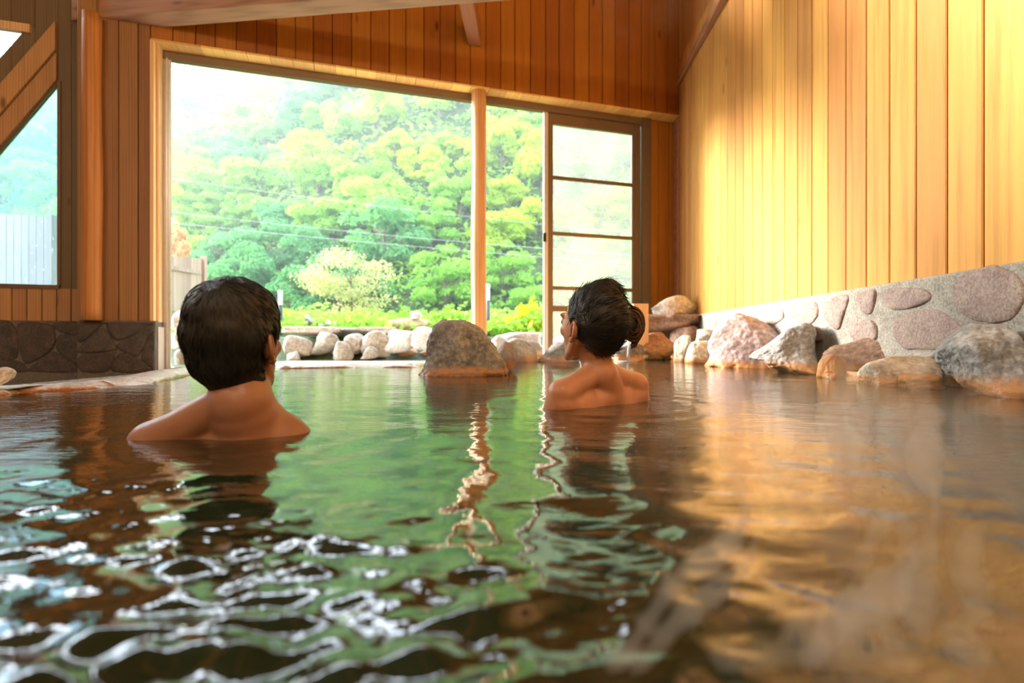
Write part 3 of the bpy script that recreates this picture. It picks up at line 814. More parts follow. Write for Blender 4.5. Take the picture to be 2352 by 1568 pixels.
# ------------------------------------------------------------------ water
def water_mat():
    m, nt, out = newmat('onsen_water'); g = G(nt)
    pos = g.n('ShaderNodeNewGeometry').outputs['Position']
    n1 = g.noise(pos, 1.2, 2); n2 = g.noise(g.scale(pos, (0.55, 1.5, 1)), 42, 3)
    col = g.ramp(g.mapr(n1, 0.35, 0.65), [(0, (0.008, 0.020, 0.009)), (1, (0.020, 0.020, 0.008))])
    g.bsdf(out, Base_Color=col, Roughness=0.012, IOR=1.58, Specular_IOR_Level=1.0, Normal=g.bump(n2, 0.10, 0.01))
    return m
def in_poly(x, y, poly):
    inside = np.zeros(x.shape, bool); n = len(poly); j = n - 1
    for i in range(n):
        xi, yi = poly[i]; xj, yj = poly[j]
        c = ((yi > y) != (yj > y)) & (x < (xj - xi) * (y - yi) / (yj - yi + 1e-12) + xi)
        inside ^= c; j = i
    return inside
rs = np.random.RandomState(11)
x_ = np.concatenate([np.arange(-6.4, -2.6, 0.06), np.arange(-2.6, -1.1, 0.0125), np.arange(-1.1, 0.6, 0.006), np.arange(0.6, 2.02, 0.0125)])
y_ = np.concatenate([np.arange(-4.9, -0.3, 0.08), np.arange(-0.3, 0.2, 0.03), np.arange(0.2, 0.7, 0.005), np.arange(0.7, 1.2, 0.009), np.arange(1.2, 6.4, 0.0135)])
GX, GY = np.meshgrid(x_, y_)
Hh = np.zeros_like(GX)
for k in range(70):
    lam = 0.045 * (0.75 / 0.045) ** rs.rand()
    th = rs.normal(PI / 2, 0.75) if rs.rand() < 0.7 else rs.rand() * 2 * PI
    kx, ky = math.cos(th) * 2 * PI / lam, math.sin(th) * 2 * PI / lam
    slope = 0.0105 * (0.5 + rs.rand()) * (lam / 0.15) ** 0.18
    amp = slope * lam / (2 * PI)
    ph = rs.rand() * 6.28
    px_, py_ = GX + 0.03 * np.sin(GY * 2.1 + k), GY + 0.03 * np.sin(GX * 1.7 + 2 * k)
    Hh += amp * np.sin(kx * px_ + ky * py_ + ph)
for k in range(26):
    lam = 0.06 * (0.14 / 0.06) ** rs.rand(); th = rs.normal(PI / 2, 0.35)
    amp = 0.010 * (0.5 + rs.rand()) * lam / (2 * PI)
    Hh += amp * np.sin(math.cos(th) * 2 * PI / lam * (GX + 0.05 * np.sin(GY * 3 + k)) + math.sin(th) * 2 * PI / lam * (GY + 0.03 * np.sin(GX * 4 + k)) + rs.rand() * 6.28)
dist = np.sqrt(GX ** 2 + GY ** 2)
Hc = np.zeros_like(GX)
for k in range(46):
    lam = 0.03 * (0.10 / 0.03) ** rs.rand(); th = rs.normal(PI / 2 + 0.25, 0.8)
    amp = 0.058 * (0.5 + rs.rand()) * lam / (2 * PI)
    Hc += amp * np.sin(math.cos(th) * 2 * PI / lam * (GX + 0.02 * np.sin(GY * 6 + k)) + math.sin(th) * 2 * PI / lam * (GY + 0.02 * np.sin(GX * 7 + k)) + rs.rand() * 6.28)
for k in range(34):
    lam = 0.014 * (0.036 / 0.014) ** rs.rand(); th = rs.normal(PI / 2 + 0.15, 0.7)
    amp = 0.050 * (0.5 + rs.rand()) * lam / (2 * PI)
    Hc += amp * np.sin(math.cos(th) * 2 * PI / lam * (GX + 0.012 * np.sin(GY * 16 + k)) + math.sin(th) * 2 * PI / lam * (GY + 0.012 * np.sin(GX * 15 + k)) + rs.rand() * 6.28) * (0.5 + 0.5 * np.sin(GX * 21 + k) * np.sin(GY * 27 + 2 * k))
env = np.exp(-((GX + 0.16) / 0.30) ** 2 - ((GY - 0.33) / 0.17) ** 2) + 0.6 * np.exp(-((GX + 0.55) / 0.2) ** 2 - ((GY - 0.52) / 0.16) ** 2)
env = env * (0.45 + 0.9 * (0.5 + 0.5 * np.sin(GX * 13 + 2 * np.sin(GY * 9)) * np.sin(GY * 17 + 2 * GX)))
calm = 0.15 + 0.50 * np.clip((1.7 - dist) / 1.5, 0, 1) ** 1.6 + 0.35 * np.exp(-((GX + 0.15) ** 2 + (GY - 0.35) ** 2) / 0.18)
patch = 0.7 + 0.6 * (0.5 + 0.5 * np.sin(GX * 2.3 + 1.3 * np.sin(GY * 1.9)) * np.sin(GY * 2.9 + GX))
Hh *= calm * patch
Hh += Hc * env
# faint rings around the bathers
for (rx, ry, a) in ((-0.50, 1.02, 0.0007), (0.26, 1.5, 0.0007)):
    d = np.sqrt((GX - rx) ** 2 + (GY - ry) ** 2)
    Hh += a * np.sin(d * 60) * np.exp(-((d - 0.25) / 0.15) ** 2)
poly = [(p.x, p.y + 0.06) for p in rim] + [(2.05, 6.3), (2.05, -4.9), (-6.4, -4.9), (-6.4, 1.7)]
ny, nx = GX.shape
cxm = (GX[:-1, :-1] + GX[1:, 1:]) / 2; cym = (GY[:-1, :-1] + GY[1:, 1:]) / 2
ok = in_poly(cxm, cym, poly)
# keep clear of the right wall's plinth
ok &= cxm < (CORNER.x + 0.1 - (CORNER.y - cym) * VR.x)
ids = np.arange(ny * nx).reshape(ny, nx)
q = np.stack([ids[:-1, :-1], ids[:-1, 1:], ids[1:, 1:], ids[1:, :-1]], -1)[ok]
used = np.unique(q); remap = -np.ones(ny * nx, int); remap[used] = np.arange(len(used))
q = remap[q]; vv = np.stack([GX.ravel(), GY.ravel(), Hh.ravel()], 1)[used]
me = bpy.data.meshes.new('pool_water')
me.vertices.add(len(vv)); me.vertices.foreach_set('co', vv.ravel())
me.loops.add(q.size); me.loops.foreach_set('vertex_index', q.ravel())
me.polygons.add(len(q)); me.polygons.foreach_set('loop_start', np.arange(len(q)) * 4)
me.update(calc_edges=True); me.validate()
water = link_mesh('pool_water', me, water_mat(), None, True)
tag(water, 'rippled greenish hot spring water filling the stone pool', 'water', kind='stuff')

# ------------------------------------------------------------------ terrain and hillside
def hill_z(x, y):
    foot = 16.0 + 0.24 * max(0, -x - 4)
    zt = 0.25 + 0.05 * max(0, y - 8.2)
    zt = min(zt, 0.9)
    if y <= 7.4: zt = -0.12
    elif y < 7.9: zt = -0.12 + (0.42) * (y - 7.4) / 0.5
    d = y - foot
    if d > 0:
        a = 0.9 + 0.25 * mnoise.noise(Vector((x * 0.05, y * 0.05, 0)))
        zt += d * a
        zt += 1.6 * mnoise.noise(Vector((x * 0.12, y * 0.12, 5))) * min(1, d / 6)
    cap = 12.5 + max(0, (x + 39)) * 0.55
    if x < -41: cap = min(34.0, 12.5 + (-41 - x) * 2.2)
    if zt > cap: zt = cap + (zt - cap) * 0.05
    return zt
M_ground = rock_mat('forest_soil', (0.03, 0.05, 0.015), (0.05, 0.08, 0.02), (0.08, 0.12, 0.03), stain=False, sc=0.3)
xs = np.linspace(-90, 60, 76); ys = np.concatenate([[6.2, 6.8, 7.4, 7.6, 7.9, 8.2], np.linspace(9, 90, 60)])
mb = MB(); vs = [(x, y, hill_z(x, y)) for y in ys for x in xs]
nx_ = len(xs)
mb.add(vs, [(j * nx_ + i, j * nx_ + i + 1, (j + 1) * nx_ + i + 1, (j + 1) * nx_ + i) for j in range(len(ys) - 1) for i in range(nx_ - 1)])
tag(mb.build('hill_ground', M_ground, None, smooth=True), kind='structure')

def leaf_mat(name, c_lo, c_hi, tr=0.45):
    m, nt, out = newmat(name); g = G(nt)
    oi = g.n('ShaderNodeObjectInfo').outputs['Random']
    tone = g.n('ShaderNodeAttribute', attribute_name='tone').outputs['Fac']
    f = g.math('ADD', g.math('MULTIPLY', oi, 0.6), g.math('MULTIPLY', tone, 0.4))
    col = g.ramp(f, [(0, c_lo), (1, c_hi)])
    d = g.n('ShaderNodeBsdfDiffuse'); nt.links.new(col, d.inputs[0])
    t = g.n('ShaderNodeBsdfTranslucent')
    nt.links.new(g.mix(0.5, col, c_hi), t.inputs[0])
    mx = g.n('ShaderNodeMixShader', ins={0: tr}); nt.links.new(d.outputs[0], mx.inputs[1]); nt.links.new(t.outputs[0], mx.inputs[2])
    nt.links.new(mx.outputs[0], out.inputs['Surface'])
    return m
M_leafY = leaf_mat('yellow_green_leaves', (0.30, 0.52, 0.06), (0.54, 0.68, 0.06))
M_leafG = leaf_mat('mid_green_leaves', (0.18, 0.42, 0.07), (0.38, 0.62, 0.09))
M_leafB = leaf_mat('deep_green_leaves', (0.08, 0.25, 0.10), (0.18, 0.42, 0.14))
M_leafP = leaf_mat('soft_olive_leaves', (0.42, 0.42, 0.22), (0.58, 0.62, 0.28))
M_bush = leaf_mat('golden_leaves', (0.55, 0.58, 0.03), (0.85, 0.78, 0.04), 0.5)
M_bark = plain('bark', (0.16, 0.12, 0.09), 0.8, var=0.3, bump=0.6)

def leaves_mesh(name, centers, normals, size, rs, mat, tones=None):
    n = len(centers)
    a = rs.normal(size=(n, 3)); a -= (a * normals).sum(1)[:, None] * normals; a /= np.linalg.norm(a, axis=1)[:, None]
    b = np.cross(normals, a)
    s = size * (0.6 + 0.8 * rs.rand(n))[:, None]
    w = 0.55
    p0 = centers - a * s; p1 = centers + b * s * w + normals * s * 0.15; p2 = centers + a * s; p3 = centers - b * s * w + normals * s * 0.15
    v = np.stack([p0, p1, p2, p3], 1).reshape(-1, 3)
    me = bpy.data.meshes.new(name)
    me.vertices.add(4 * n); me.vertices.foreach_set('co', v.ravel())
    me.loops.add(4 * n); me.loops.foreach_set('vertex_index', np.arange(4 * n))
    me.polygons.add(n); me.polygons.foreach_set('loop_start', np.arange(n) * 4)
    me.update(calc_edges=True)
    at = me.attributes.new('tone', 'FLOAT', 'FACE')
    at.data.foreach_set('value', rs.rand(n) if tones is None else tones)
    me.materials.append(mat)
    return me
def crown_mesh(name, seed, mat, nleaf, size, flat=0.8, lumps=16):
    """crown of unit radius: leaves on and in a cloud of lumps"""
    rs = np.random.RandomState(seed)
    cs = []; rr = []
    for i in range(lumps):
        th = rs.rand() * 2 * PI; rad = 0.68 * math.sqrt(rs.rand()); h = (0.15 + 0.85 * rs.rand()) * math.sqrt(max(0, 1 - rad * rad)) * flat
        cs.append((rad * math.cos(th), rad * math.sin(th), h)); rr.append(0.14 + 0.2 * rs.rand())
    cs = np.array(cs); rr = np.array(rr)
    k = rs.choice(lumps, nleaf, p=rr ** 2 / (rr ** 2).sum())
    d = rs.normal(size=(nleaf, 3)); d /= np.linalg.norm(d, axis=1)[:, None]
    d[:, 2] = np.abs(d[:, 2]) * 0.9 - 0.25; d /= np.linalg.norm(d, axis=1)[:, None]
    rad = rr[k] * (0.72 + 0.36 * rs.rand(nleaf))
    c = cs[k] + d * rad[:, None] * np.array([1, 1, 0.78])
    nrm = d + np.array([0, 0, 0.7]) + rs.normal(size=(nleaf, 3)) * 0.45; nrm /= np.linalg.norm(nrm, axis=1)[:, None]
    return leaves_mesh(name, c, nrm, size, rs, mat)
def trunk_mesh(name, seed, h=1.0):
    mb = MB(); r = random.Random(seed)
    pts = [Vector((0.03 * math.sin(i * 1.3 + seed), 0.03 * math.cos(i + seed), -0.35 + i * 0.16)) for i in range(8)]
    mb.tube(pts, [0.06 - 0.005 * i for i in range(8)], 7)
    for k in range(5):
        b0 = pts[3 + k % 4]; an = r.uniform(0, 6.28); d = Vector((math.cos(an), math.sin(an), 0.8))
        mb.tube([b0, b0 + d * 0.25, b0 + d * 0.5 + Vector((0, 0, 0.05))], [0.03, 0.02, 0.008], 5)
    me = bpy.data.meshes.new(name); me.from_pydata(mb.v, [], mb.f); me.materials.append(M_bark)
    return me
kinds = [
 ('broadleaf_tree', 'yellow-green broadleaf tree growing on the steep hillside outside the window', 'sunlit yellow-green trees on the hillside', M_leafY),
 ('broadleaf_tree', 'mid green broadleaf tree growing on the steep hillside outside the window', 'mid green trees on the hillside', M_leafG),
 ('broadleaf_tree', 'deep green dense tree growing on the steep hillside outside the window', 'deep green trees on the hillside', M_leafB)]
variants = []
for k, (nm, lb, gp, mt) in enumerate(kinds):
    vs_ = []
    for j in range(3):
        cm = crown_mesh('tree_crown', 100 + k * 10 + j, mt, 5600, 0.042, 0.9 + 0.2 * j, 24 + 6 * j); tm = trunk_mesh('tree_trunk', k * 3 + j)
        vs_.append((cm, tm))
    variants.append(vs_)
def make_tree(k, j, loc, sc, rz, tilt=0.0):
    nm, lb, gp, mt = kinds[k]; cm, tm = variants[k][j]
    e = empty(nm, loc, label=lb, cat='tree', group=gp)
    e.scale = (sc, sc, sc * 1.05); e.rotation_euler = (tilt, 0, rz)
    c = bpy.data.objects.new('crown', cm); C.objects.link(c); c.parent = e
    t = bpy.data.objects.new('trunk', tm); C.objects.link(t); t.parent = e
    return e
rt = random.Random(77); placed = []
cands = []
for _ in range(9000):
    x = rt.uniform(360, 1500) if rt.random() < 0.88 else rt.uniform(-120, 135); Y = 15.0 * (64 / 15.0) ** (rt.random() ** 0.8)
    X = (x - 1176) / F * Y; z = hill_z(X, Y)
    yy = 784 - (z - HC) / Y * F
    if z < 0.85 or yy < -60 or yy > 775: continue
    cands.append((X, Y, z, x, yy))
for X, Y, z, x, yy in cands:
    r_ = 0.62 + 0.022 * Y + rt.uniform(-0.2, 0.4)
    if any((X - a) ** 2 + (Y - b_) ** 2 < (0.78 * (r_ + c) * 0.9) ** 2 for a, b_, c in placed): continue
    if len(placed) >= 290: break
    placed.append((X, Y, r_))
    w = mnoise.noise(Vector((X * 0.13, Y * 0.13, 2.2)))
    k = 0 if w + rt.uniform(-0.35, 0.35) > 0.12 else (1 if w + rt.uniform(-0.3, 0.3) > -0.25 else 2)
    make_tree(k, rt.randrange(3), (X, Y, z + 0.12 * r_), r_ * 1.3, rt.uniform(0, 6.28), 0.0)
# undergrowth covering the slope: one mass of leaves
rs = np.random.RandomState(5); cen = []; nr = []
r5 = random.Random(6)
while len(cen) < 60000:
    x = r5.uniform(-80, 1560); Y = 8.3 * (75 / 8.3) ** r5.random()
    X = (x - 1176) / F * Y; z = hill_z(X, Y)
    if (z - HC) / Y > 0.72: continue
    lump = 0.35 * (mnoise.noise(Vector((X * 0.9, Y * 0.9, 3))) + 0.5) * min(1.0, Y / 14)
    cen.append((X + r5.uniform(-.2, .2), Y + r5.uniform(-.3, .3), z + lump * r5.random() * 1.6 + 0.02)); 
cen = np.array(cen); nn_ = rs.normal(size=cen.shape) * 0.6 + np.array([0, -0.5, 0.9]); nn_ /= np.linalg.norm(nn_, axis=1)[:, None]
me = leaves_mesh('undergrowth', cen, nn_, 1.0, rs, M_leafG)
co = np.zeros(len(me.vertices) * 3); me.vertices.foreach_get('co', co); co = co.reshape(-1, 4, 3)
ctr = co.mean(1, keepdims=True); szs = (0.006 * cen[:, 1] + 0.02)[:, None, None]
co = ctr + (co - ctr) * szs; me.vertices.foreach_set('co', co.ravel()); me.update()
ug = bpy.data.objects.new('undergrowth', me); C.objects.link(ug)
tag(ug, 'low green creepers and undergrowth covering the hillside between the trees', 'undergrowth', kind='stuff')

# thin bright haze in the valley
mh, nt, out = newmat('valley_haze'); g = G(nt)
vs_n = g.n('ShaderNodeVolumeScatter', ins={'Color': (0.80, 0.92, 1.0, 1), 'Density': 0.0058, 'Anisotropy': 0.2}); nt.links.new(vs_n.outputs[0], out.inputs['Volume'])
mb = MB(); mb.box((-95, 10.2, -1), (60, 95, 60))
tag(mb.build('valley_haze', mh), 'thin bright haze hanging over the wooded valley outside', 'haze', kind='stuff')
# small ornamental tree in the garden
gt = empty('ornamental_tree', P(803, 745, 12.0), label='small slender tree with thin forked trunk in front of the hillside', cat='tree')
mb = MB(); o0 = Vector((0, 0, 0))
sc12 = 12.0 / F
def pp(dx, dy, dd=0.0): return Vector((dx * sc12, dd, -dy * sc12))
mb.tube([pp(0, 8), pp(2, -20), pp(6, -60), pp(3, -100), pp(0, -150)], [0.05, 0.045, 0.035, 0.02, 0.008], 8)
for a, b_ in (((2, -20), (-40, -60)), ((-18, -38), (-50, -45)), ((6, -60), (40, -95)), ((4, -90), (-30, -130)), ((3, -100), (30, -140)), ((5, -50), (55, -70))):
    m1 = ((a[0] + b_[0]) / 2, (a[1] + b_[1]) / 2 - 6)
    mb.tube([pp(*a), pp(*m1, 0.1), pp(*b_, 0.2)], [0.02, 0.013, 0.005], 6)
o = mb.build('trunk', M_bark, gt, smooth=True)
rs = np.random.RandomState(9); cs = []
for _ in range(46):
    a = rs.rand() * 2 * PI; rr_ = math.sqrt(rs.rand()); cs.append((rr_ * math.cos(a) * 95, -95 + rr_ * math.sin(a) * 78, (rs.rand() - 0.5) * 1.0))
k = rs.randint(0, 46, 5200); cs = np.array(cs)
cen = np.stack([cs[k, 0] * sc12, cs[k, 2], -cs[k, 1] * sc12], 1) + rs.normal(size=(5200, 3)) * np.array([0.14, 0.14, 0.07])
nn_ = rs.normal(size=cen.shape) + np.array([0, 0, 1]); nn_ /= np.linalg.norm(nn_, axis=1)[:, None]
me = leaves_mesh('foliage', cen, nn_, 0.032, rs, M_leafP); o = bpy.data.objects.new('foliage', me); C.objects.link(o); o.parent = gt
# golden bush right of the log post
def bush(label, x, ybot, Y, wpx, hpx, mat, seed, n=4200, leaf=0.02):
    e = empty('garden_bush', P(x, ybot, Y), label=label, cat='bush')
    rs = np.random.RandomState(seed); u = Y / F
    d = rs.normal(size=(n, 3)); d /= np.linalg.norm(d, axis=1)[:, None]; d[:, 2] = np.abs(d[:, 2])
    lump = 0.75 + 0.3 * np.sin(d[:, 0] * 7 + seed) * np.cos(d[:, 2] * 9) + 0.15 * rs.rand(n)
    c = d * lump[:, None] * np.array([wpx / 2 * u, wpx / 2.4 * u, hpx * u]) * (0.7 + 0.3 * rs.rand(n))[:, None]
    nn_ = d + rs.normal(size=c.shape) * 0.6; nn_ /= np.linalg.norm(nn_, axis=1)[:, None]
    me = leaves_mesh('foliage', c, nn_, leaf, rs, mat); o = bpy.data.objects.new('foliage', me); C.objects.link(o); o.parent = e
    mb = MB(); r = random.Random(seed)
    for _ in range(14):
        a = r.uniform(0, 6.28); v = Vector((math.cos(a) * wpx * 0.38 * u, math.sin(a) * wpx * 0.3 * u, hpx * 0.75 * u * r.uniform(0.6, 1)))
        mb.tube([Vector((0, 0, -0.05)), v * 0.5 + Vector((0, 0, 0.03)), v], [0.012, 0.007, 0.003], 5)
    mb.build('stem', M_bark, e)
    return e
bush('golden yellow bush outside between the log post and the sash', 1212, 766, 9.0, 125, 82, M_bush, 3)
bush('low green bush behind the lichen-covered rock', 1030, 765, 9.6, 130, 60, M_leafG, 5)
bush('yellowish bush behind the steamed glass of the sash', 1390, 770, 9.0, 170, 130, M_bush, 7)
bush('small green bush between the slate-grey rock and the man', 660, 765, 10.5, 120, 40, M_leafG, 8)
bush('small green bush at the foot of the slender tree', 850, 765, 10.5, 170, 38, M_leafG, 11)
bush('orange-leaved shrub outside above the fence at the left edge of the window', 405, 600, 16.0, 60, 95, leaf_mat('orange_leaves', (0.7, 0.35, 0.12), (0.85, 0.55, 0.3)), 12, leaf=0.05)

# fence outside
M_fence = wood_mat('grey_fence_boards', (0.42, 0.31, 0.26), (0.15, 0.1, 0.08), 0.1, rough=0.7, knots=0.3)
def fence(label, x0, x1, yt0, yt1, Y0, Y1, n):
    e = empty('board_fence', (0, 0, 0), label=label, cat='fence')
    mb = MB()
    for i in range(n):
        t0, t1 = i / n, (i + 0.94) / n
        xa, xb = x0 + (x1 - x0) * t0, x0 + (x1 - x0) * t1
        Ya, Yb = Y0 + (Y1 - Y0) * t0, Y0 + (Y1 - Y0) * t1
        za, zb_ = P(xa, yt0 + (yt1 - yt0) * t0, Ya).z, P(xb, yt0 + (yt1 - yt0) * t0, Yb).z
        a, b_ = XY(xa, Ya), XY(xb, Yb)
        mb.hexa([(a[0], a[1], 0), (b_[0], b_[1], 0), (b_[0], b_[1] + 0.02, 0), (a[0], a[1] + 0.02, 0), (a[0], a[1], za), (b_[0], b_[1], za), (b_[0], b_[1] + 0.02, za), (a[0], a[1] + 0.02, za)], rnd.random())
    mb.build('fence_boards', M_fence, e)
    for x, Y, yt in ((x1, Y1, yt1),):
        mb = MB(); c = P(x, yt - 6, Y); mb.box((c.x - 0.05, Y - 0.05, 0), (c.x + 0.05, Y + 0.05, c.z)); mb.build('fence_post', M_fence, e, bevel=0.006)
    mb = MB(); a, b_ = XY(x0, Y0), XY(x1, Y1); z = 1.5
    for z in (0.7, 1.6): mb.hexa([(a[0], a[1] + .02, z), (b_[0], b_[1] + .02, z), (b_[0], b_[1] + .06, z), (a[0], a[1] + .06, z), (a[0], a[1] + .02, z + .08), (b_[0], b_[1] + .02, z + .08), (b_[0], b_[1] + .06, z + .08), (a[0], a[1] + .06, z + .08)])
    mb.build('fence_rail', M_fence, e)
fence('grey-brown board fence outside, left behind the man', 330, 468, 580, 594, 9.6, 11.2, 14)
fence('grey board fence seen through the braced window', -260, 118, 470, 500, 8.5, 8.0, 22)

# bollard lights
M_bol = plain('slate_blue_paint', (0.09, 0.12, 0.17), 0.4); M_lamp = plain('white_lamp_glass', (0.85, 0.86, 0.86), 0.3)
def bollard(label, x, yt, Y, w):
    zt = P(x, yt, Y).z; bx, by = XY(x, Y); z0 = hill_z(bx, by) - 0.05
    e = empty('bollard_light', (bx, by, z0), label=label, cat='light'); r = w / 2 / F * Y; H = zt - z0
    mb = MB(); mb.tube([(0, 0, 0), (0, 0, H * 0.7)], r, 16); mb.build('bollard_body', M_bol, e, smooth=False)
    mb = MB(); mb.tube([(0, 0, H * 0.7), (0, 0, H * 0.95)], r * 0.9, 16); mb.build('lamp_lens', M_lamp, e)
    mb = MB(); mb.tube([(0, 0, H * 0.95), (0, 0, H)], [r * 1.1, r * 0.9], 16); mb.build('lamp_cap', M_lamp, e)
bollard('bollard light with white head outside, right of the man', 644, 667, 8.8, 10)
bollard('bollard light half hidden behind the log post', 1121, 652, 8.8, 9)

# overhead wires
M_wire = plain('pale_wire', (0.5, 0.53, 0.55), 0.5)
def wire(label, x0, y0, x1, y1, sag, Y, r=0.0045):
    mb = MB(); pts = []
    for i in range(40):
        t = i / 39; p = P(x0 + (x1 - x0) * t, y0 + (y1 - y0) * t, Y + (t - 0.5) * 1.0); p.z -= sag * (1 - (2 * t - 1) ** 2); pts.append(p)
    mb.tube(pts, r, 6); o = mb.build('overhead_wire', M_wire, None, smooth=True, origin=tuple(pts[0])); tag(o, label, 'wire')
    return o
WR = 1
wire('uppermost thin overhead wire crossing in front of the hillside', 200, 380, 1700, 556, 0.15, 12.2, 0.0035)
wire('second thin overhead wire, below the uppermost one', 200, 462, 1700, 600, 0.15, 12.4)
wire('lowest thin overhead wire, crossing behind the top of the fence', 200, 490, 1700, 622, 0.1, 12.6)

# ------------------------------------------------------------------ spout by the corner
sp_e = empty('wooden_spout', P(1472, 760, 5.0), label='small pale wooden spout box standing behind the bun of the woman', cat='spout')
mb = MB(); p0 = P(1455, 800, 5.0); p1 = P(1490, 697, 5.0)
mb.box((p0.x, 5.0, p0.z), (p1.x, 5.02, p1.z)); mb.box((p0.x, 5.13, p0.z), (p1.x, 5.15, p1.z)); mb.box((p0.x, 5.02, p0.z), (p0.x + 0.018, 5.13, p1.z)); mb.box((p1.x - 0.018, 5.02, p0.z), (p1.x, 5.13, p1.z))
child(mb, 'spout_box', M_trim, sp_e, bevel=0.004)
mb = MB(); q0 = P(1462, 786, 4.98); mb.tube([q0 + Vector((0, 0.08, 0.01)), q0 + Vector((-0.04, -0.12, -0.005))], 0.022, 12)
child(mb, 'spout_pipe', M_trim, sp_e, smooth=True)
mst, nt, out = newmat('falling_water'); g = G(nt)
g.bsdf(out, Base_Color=(0.9, 0.95, 0.97), Roughness=0.08, Transmission_Weight=0.6, IOR=1.33)
mb = MB(); q0 = P(1446, 784, 4.7); pts = [q0 + Vector((-0.015 * math.sqrt(i / 10), 0, -q0.z * (i / 10))) for i in range(11)]
mb.tube(pts, [0.008 + 0.004 * math.sin(i * 1.9) * 0.4 + 0.0006 * i for i in range(11)], 10)
o = mb.build('water_stream', mst, None, smooth=True); tag(o, 'thin stream of hot water falling from the spout into the pool', 'water')
mb = MB(); c = pts[-1]
for k in range(3):
    rr_ = 0.03 + 0.03 * k; ring = [c + Vector((math.cos(a) * rr_, math.sin(a) * rr_, 0.004)) for a in np.linspace(0, 2 * PI, 33)]
    mb.tube(ring, 0.0035, 6, caps=False)
o = mb.build('water_splash', mst, None, smooth=True); tag(o, 'white ring of splash where the stream meets the pool', 'splash')

# ------------------------------------------------------------------ steam
def steam_mat(name, dens, scl, lo, hi, cen, rad, seed, power=1.5):
    m, nt, out = newmat(name); g = G(nt)
    pos = g.n('ShaderNodeNewGeometry').outputs['Position']
    wn = g.n('ShaderNodeTexNoise', ins={'Scale': 1.6, 'Detail': 2.0}); nt.links.new(pos, wn.inputs['Vector'])
    wv = g.n('ShaderNodeVectorMath', operation='MULTIPLY_ADD'); nt.links.new(wn.outputs['Color'], wv.inputs[0]); wv.inputs[1].default_value = (0.5, 0.5, 0.35)
    nt.links.new(pos, wv.inputs[2])
    mp = g.n('ShaderNodeMapping'); mp.inputs['Scale'].default_value = scl; mp.inputs['Location'].default_value = (seed, seed * 1.7, 0); nt.links.new(wv.outputs[0], mp.inputs['Vector'])
    nz = g.n('ShaderNodeTexNoise', ins={'Scale': 1.0, 'Detail': 2.5, 'Roughness': 0.5}); nt.links.new(mp.outputs[0], nz.inputs['Vector'])
    ridge = g.math('SUBTRACT', 1.0, g.math('MULTIPLY', g.math('ABSOLUTE', g.math('SUBTRACT', nz.outputs['Fac'], 0.5)), 9.0), True)
    f = g.math('POWER', g.math('MAXIMUM', ridge, 0.0), 2.0)
    f = g.math('MULTIPLY', f, g.mapr(wn.outputs['Fac'], lo, hi, 0.02, 1.0, True))
    dv = g.n('ShaderNodeVectorMath', operation='SUBTRACT'); nt.links.new(pos, dv.inputs[0]); dv.inputs[1].default_value = cen
    ds = g.n('ShaderNodeVectorMath', operation='DIVIDE'); nt.links.new(dv.outputs[0], ds.inputs[0]); ds.inputs[1].default_value = rad
    ln = g.n('ShaderNodeVectorMath', operation='LENGTH'); nt.links.new(ds.outputs[0], ln.inputs[0])
    f = g.math('MULTIPLY', f, g.mapr(ln.outputs['Value'], 0.25, 1.0, 1, 0, True))
    v = g.n('ShaderNodeVolumeScatter', ins={'Color': (0.97, 0.97, 0.96, 1), 'Anisotropy': 0.78}); nt.links.new(g.math('MULTIPLY', f, dens), v.inputs['Density'])
    nt.links.new(v.outputs[0], out.inputs['Volume'])
    m.cycles.volume_step_rate = 1.0
    return m
def steam(label, cen, rad, dens, scl, seed):
    mb = MB(); vs, f = ico(3)
    mb.add([(cen[0] + v[0] * rad[0], cen[1] + v[1] * rad[1], max(0.012, cen[2] + v[2] * rad[2])) for v in vs], f)
    tag(mb.build('steam', steam_mat('steam_' + str(seed), dens, scl, 0.47, 0.64, cen, rad, seed), smooth=False), label, 'steam', kind='stuff')
steam('faint veil of steam over the water in the right foreground', (0.33, 0.52, 0.03), (0.33, 0.30, 0.15), 7.0, (10, 10, 3.5), 3)
steam('steam drifting low over the water around the big grey boulder', (-0.1, 3.1, 0.06), (1.4, 0.8, 0.16), 1.6, (2.5, 2.5, 5), 12)
def wisp(label, pts, dens, seed):
    m, nt, out = newmat('steam_wisp'); g = G(nt)
    v = g.n('ShaderNodeVolumeScatter', ins={'Color': (0.98, 0.98, 0.97, 1), 'Density': dens, 'Anisotropy': 0.6}); nt.links.new(v.outputs[0], out.inputs['Volume'])
    c = [(P(x, y, Y), r) for x, y, Y, r in pts]; fine = []; rad = []
    for i in range(len(c) - 1):
        p0, p1, p2, p3 = c[max(i - 1, 0)], c[i], c[i + 1], c[min(i + 2, len(c) - 1)]
        for q_ in range(10):
            t = q_ / 10
            fine.append(0.5 * ((2 * p1[0]) + (-p0[0] + p2[0]) * t + (2 * p0[0] - 5 * p1[0] + 4 * p2[0] - p3[0]) * t * t + (-p0[0] + 3 * p1[0] - 3 * p2[0] + p3[0]) * t ** 3))
            rad.append((p1[1] + (p2[1] - p1[1]) * t) * (1 + 0.35 * math.sin(i * 2.1 + t * 4 + seed)))
    rad[0] *= 0.2; rad[-1] = 0.0004
    fine = [Vector((f.x, f.y, max(f.z, 0.012 + r_))) for f, r_ in zip(fine, rad)]
    mb = MB(); mb.tube(fine, rad, 14)
    tag(mb.build('steam_wisp', m, None, smooth=True), label, 'steam', kind='stuff')
wisp('streaky steam wisp leaning right from the bottom edge of the picture', [(1400,1560,.262,.004),(1480,1440,.285,.006),(1560,1330,.29,.007),(1660,1260,.30,.006),(1715,1170,.31,.004),(1690,1080,.32,.002)], 34, 1)
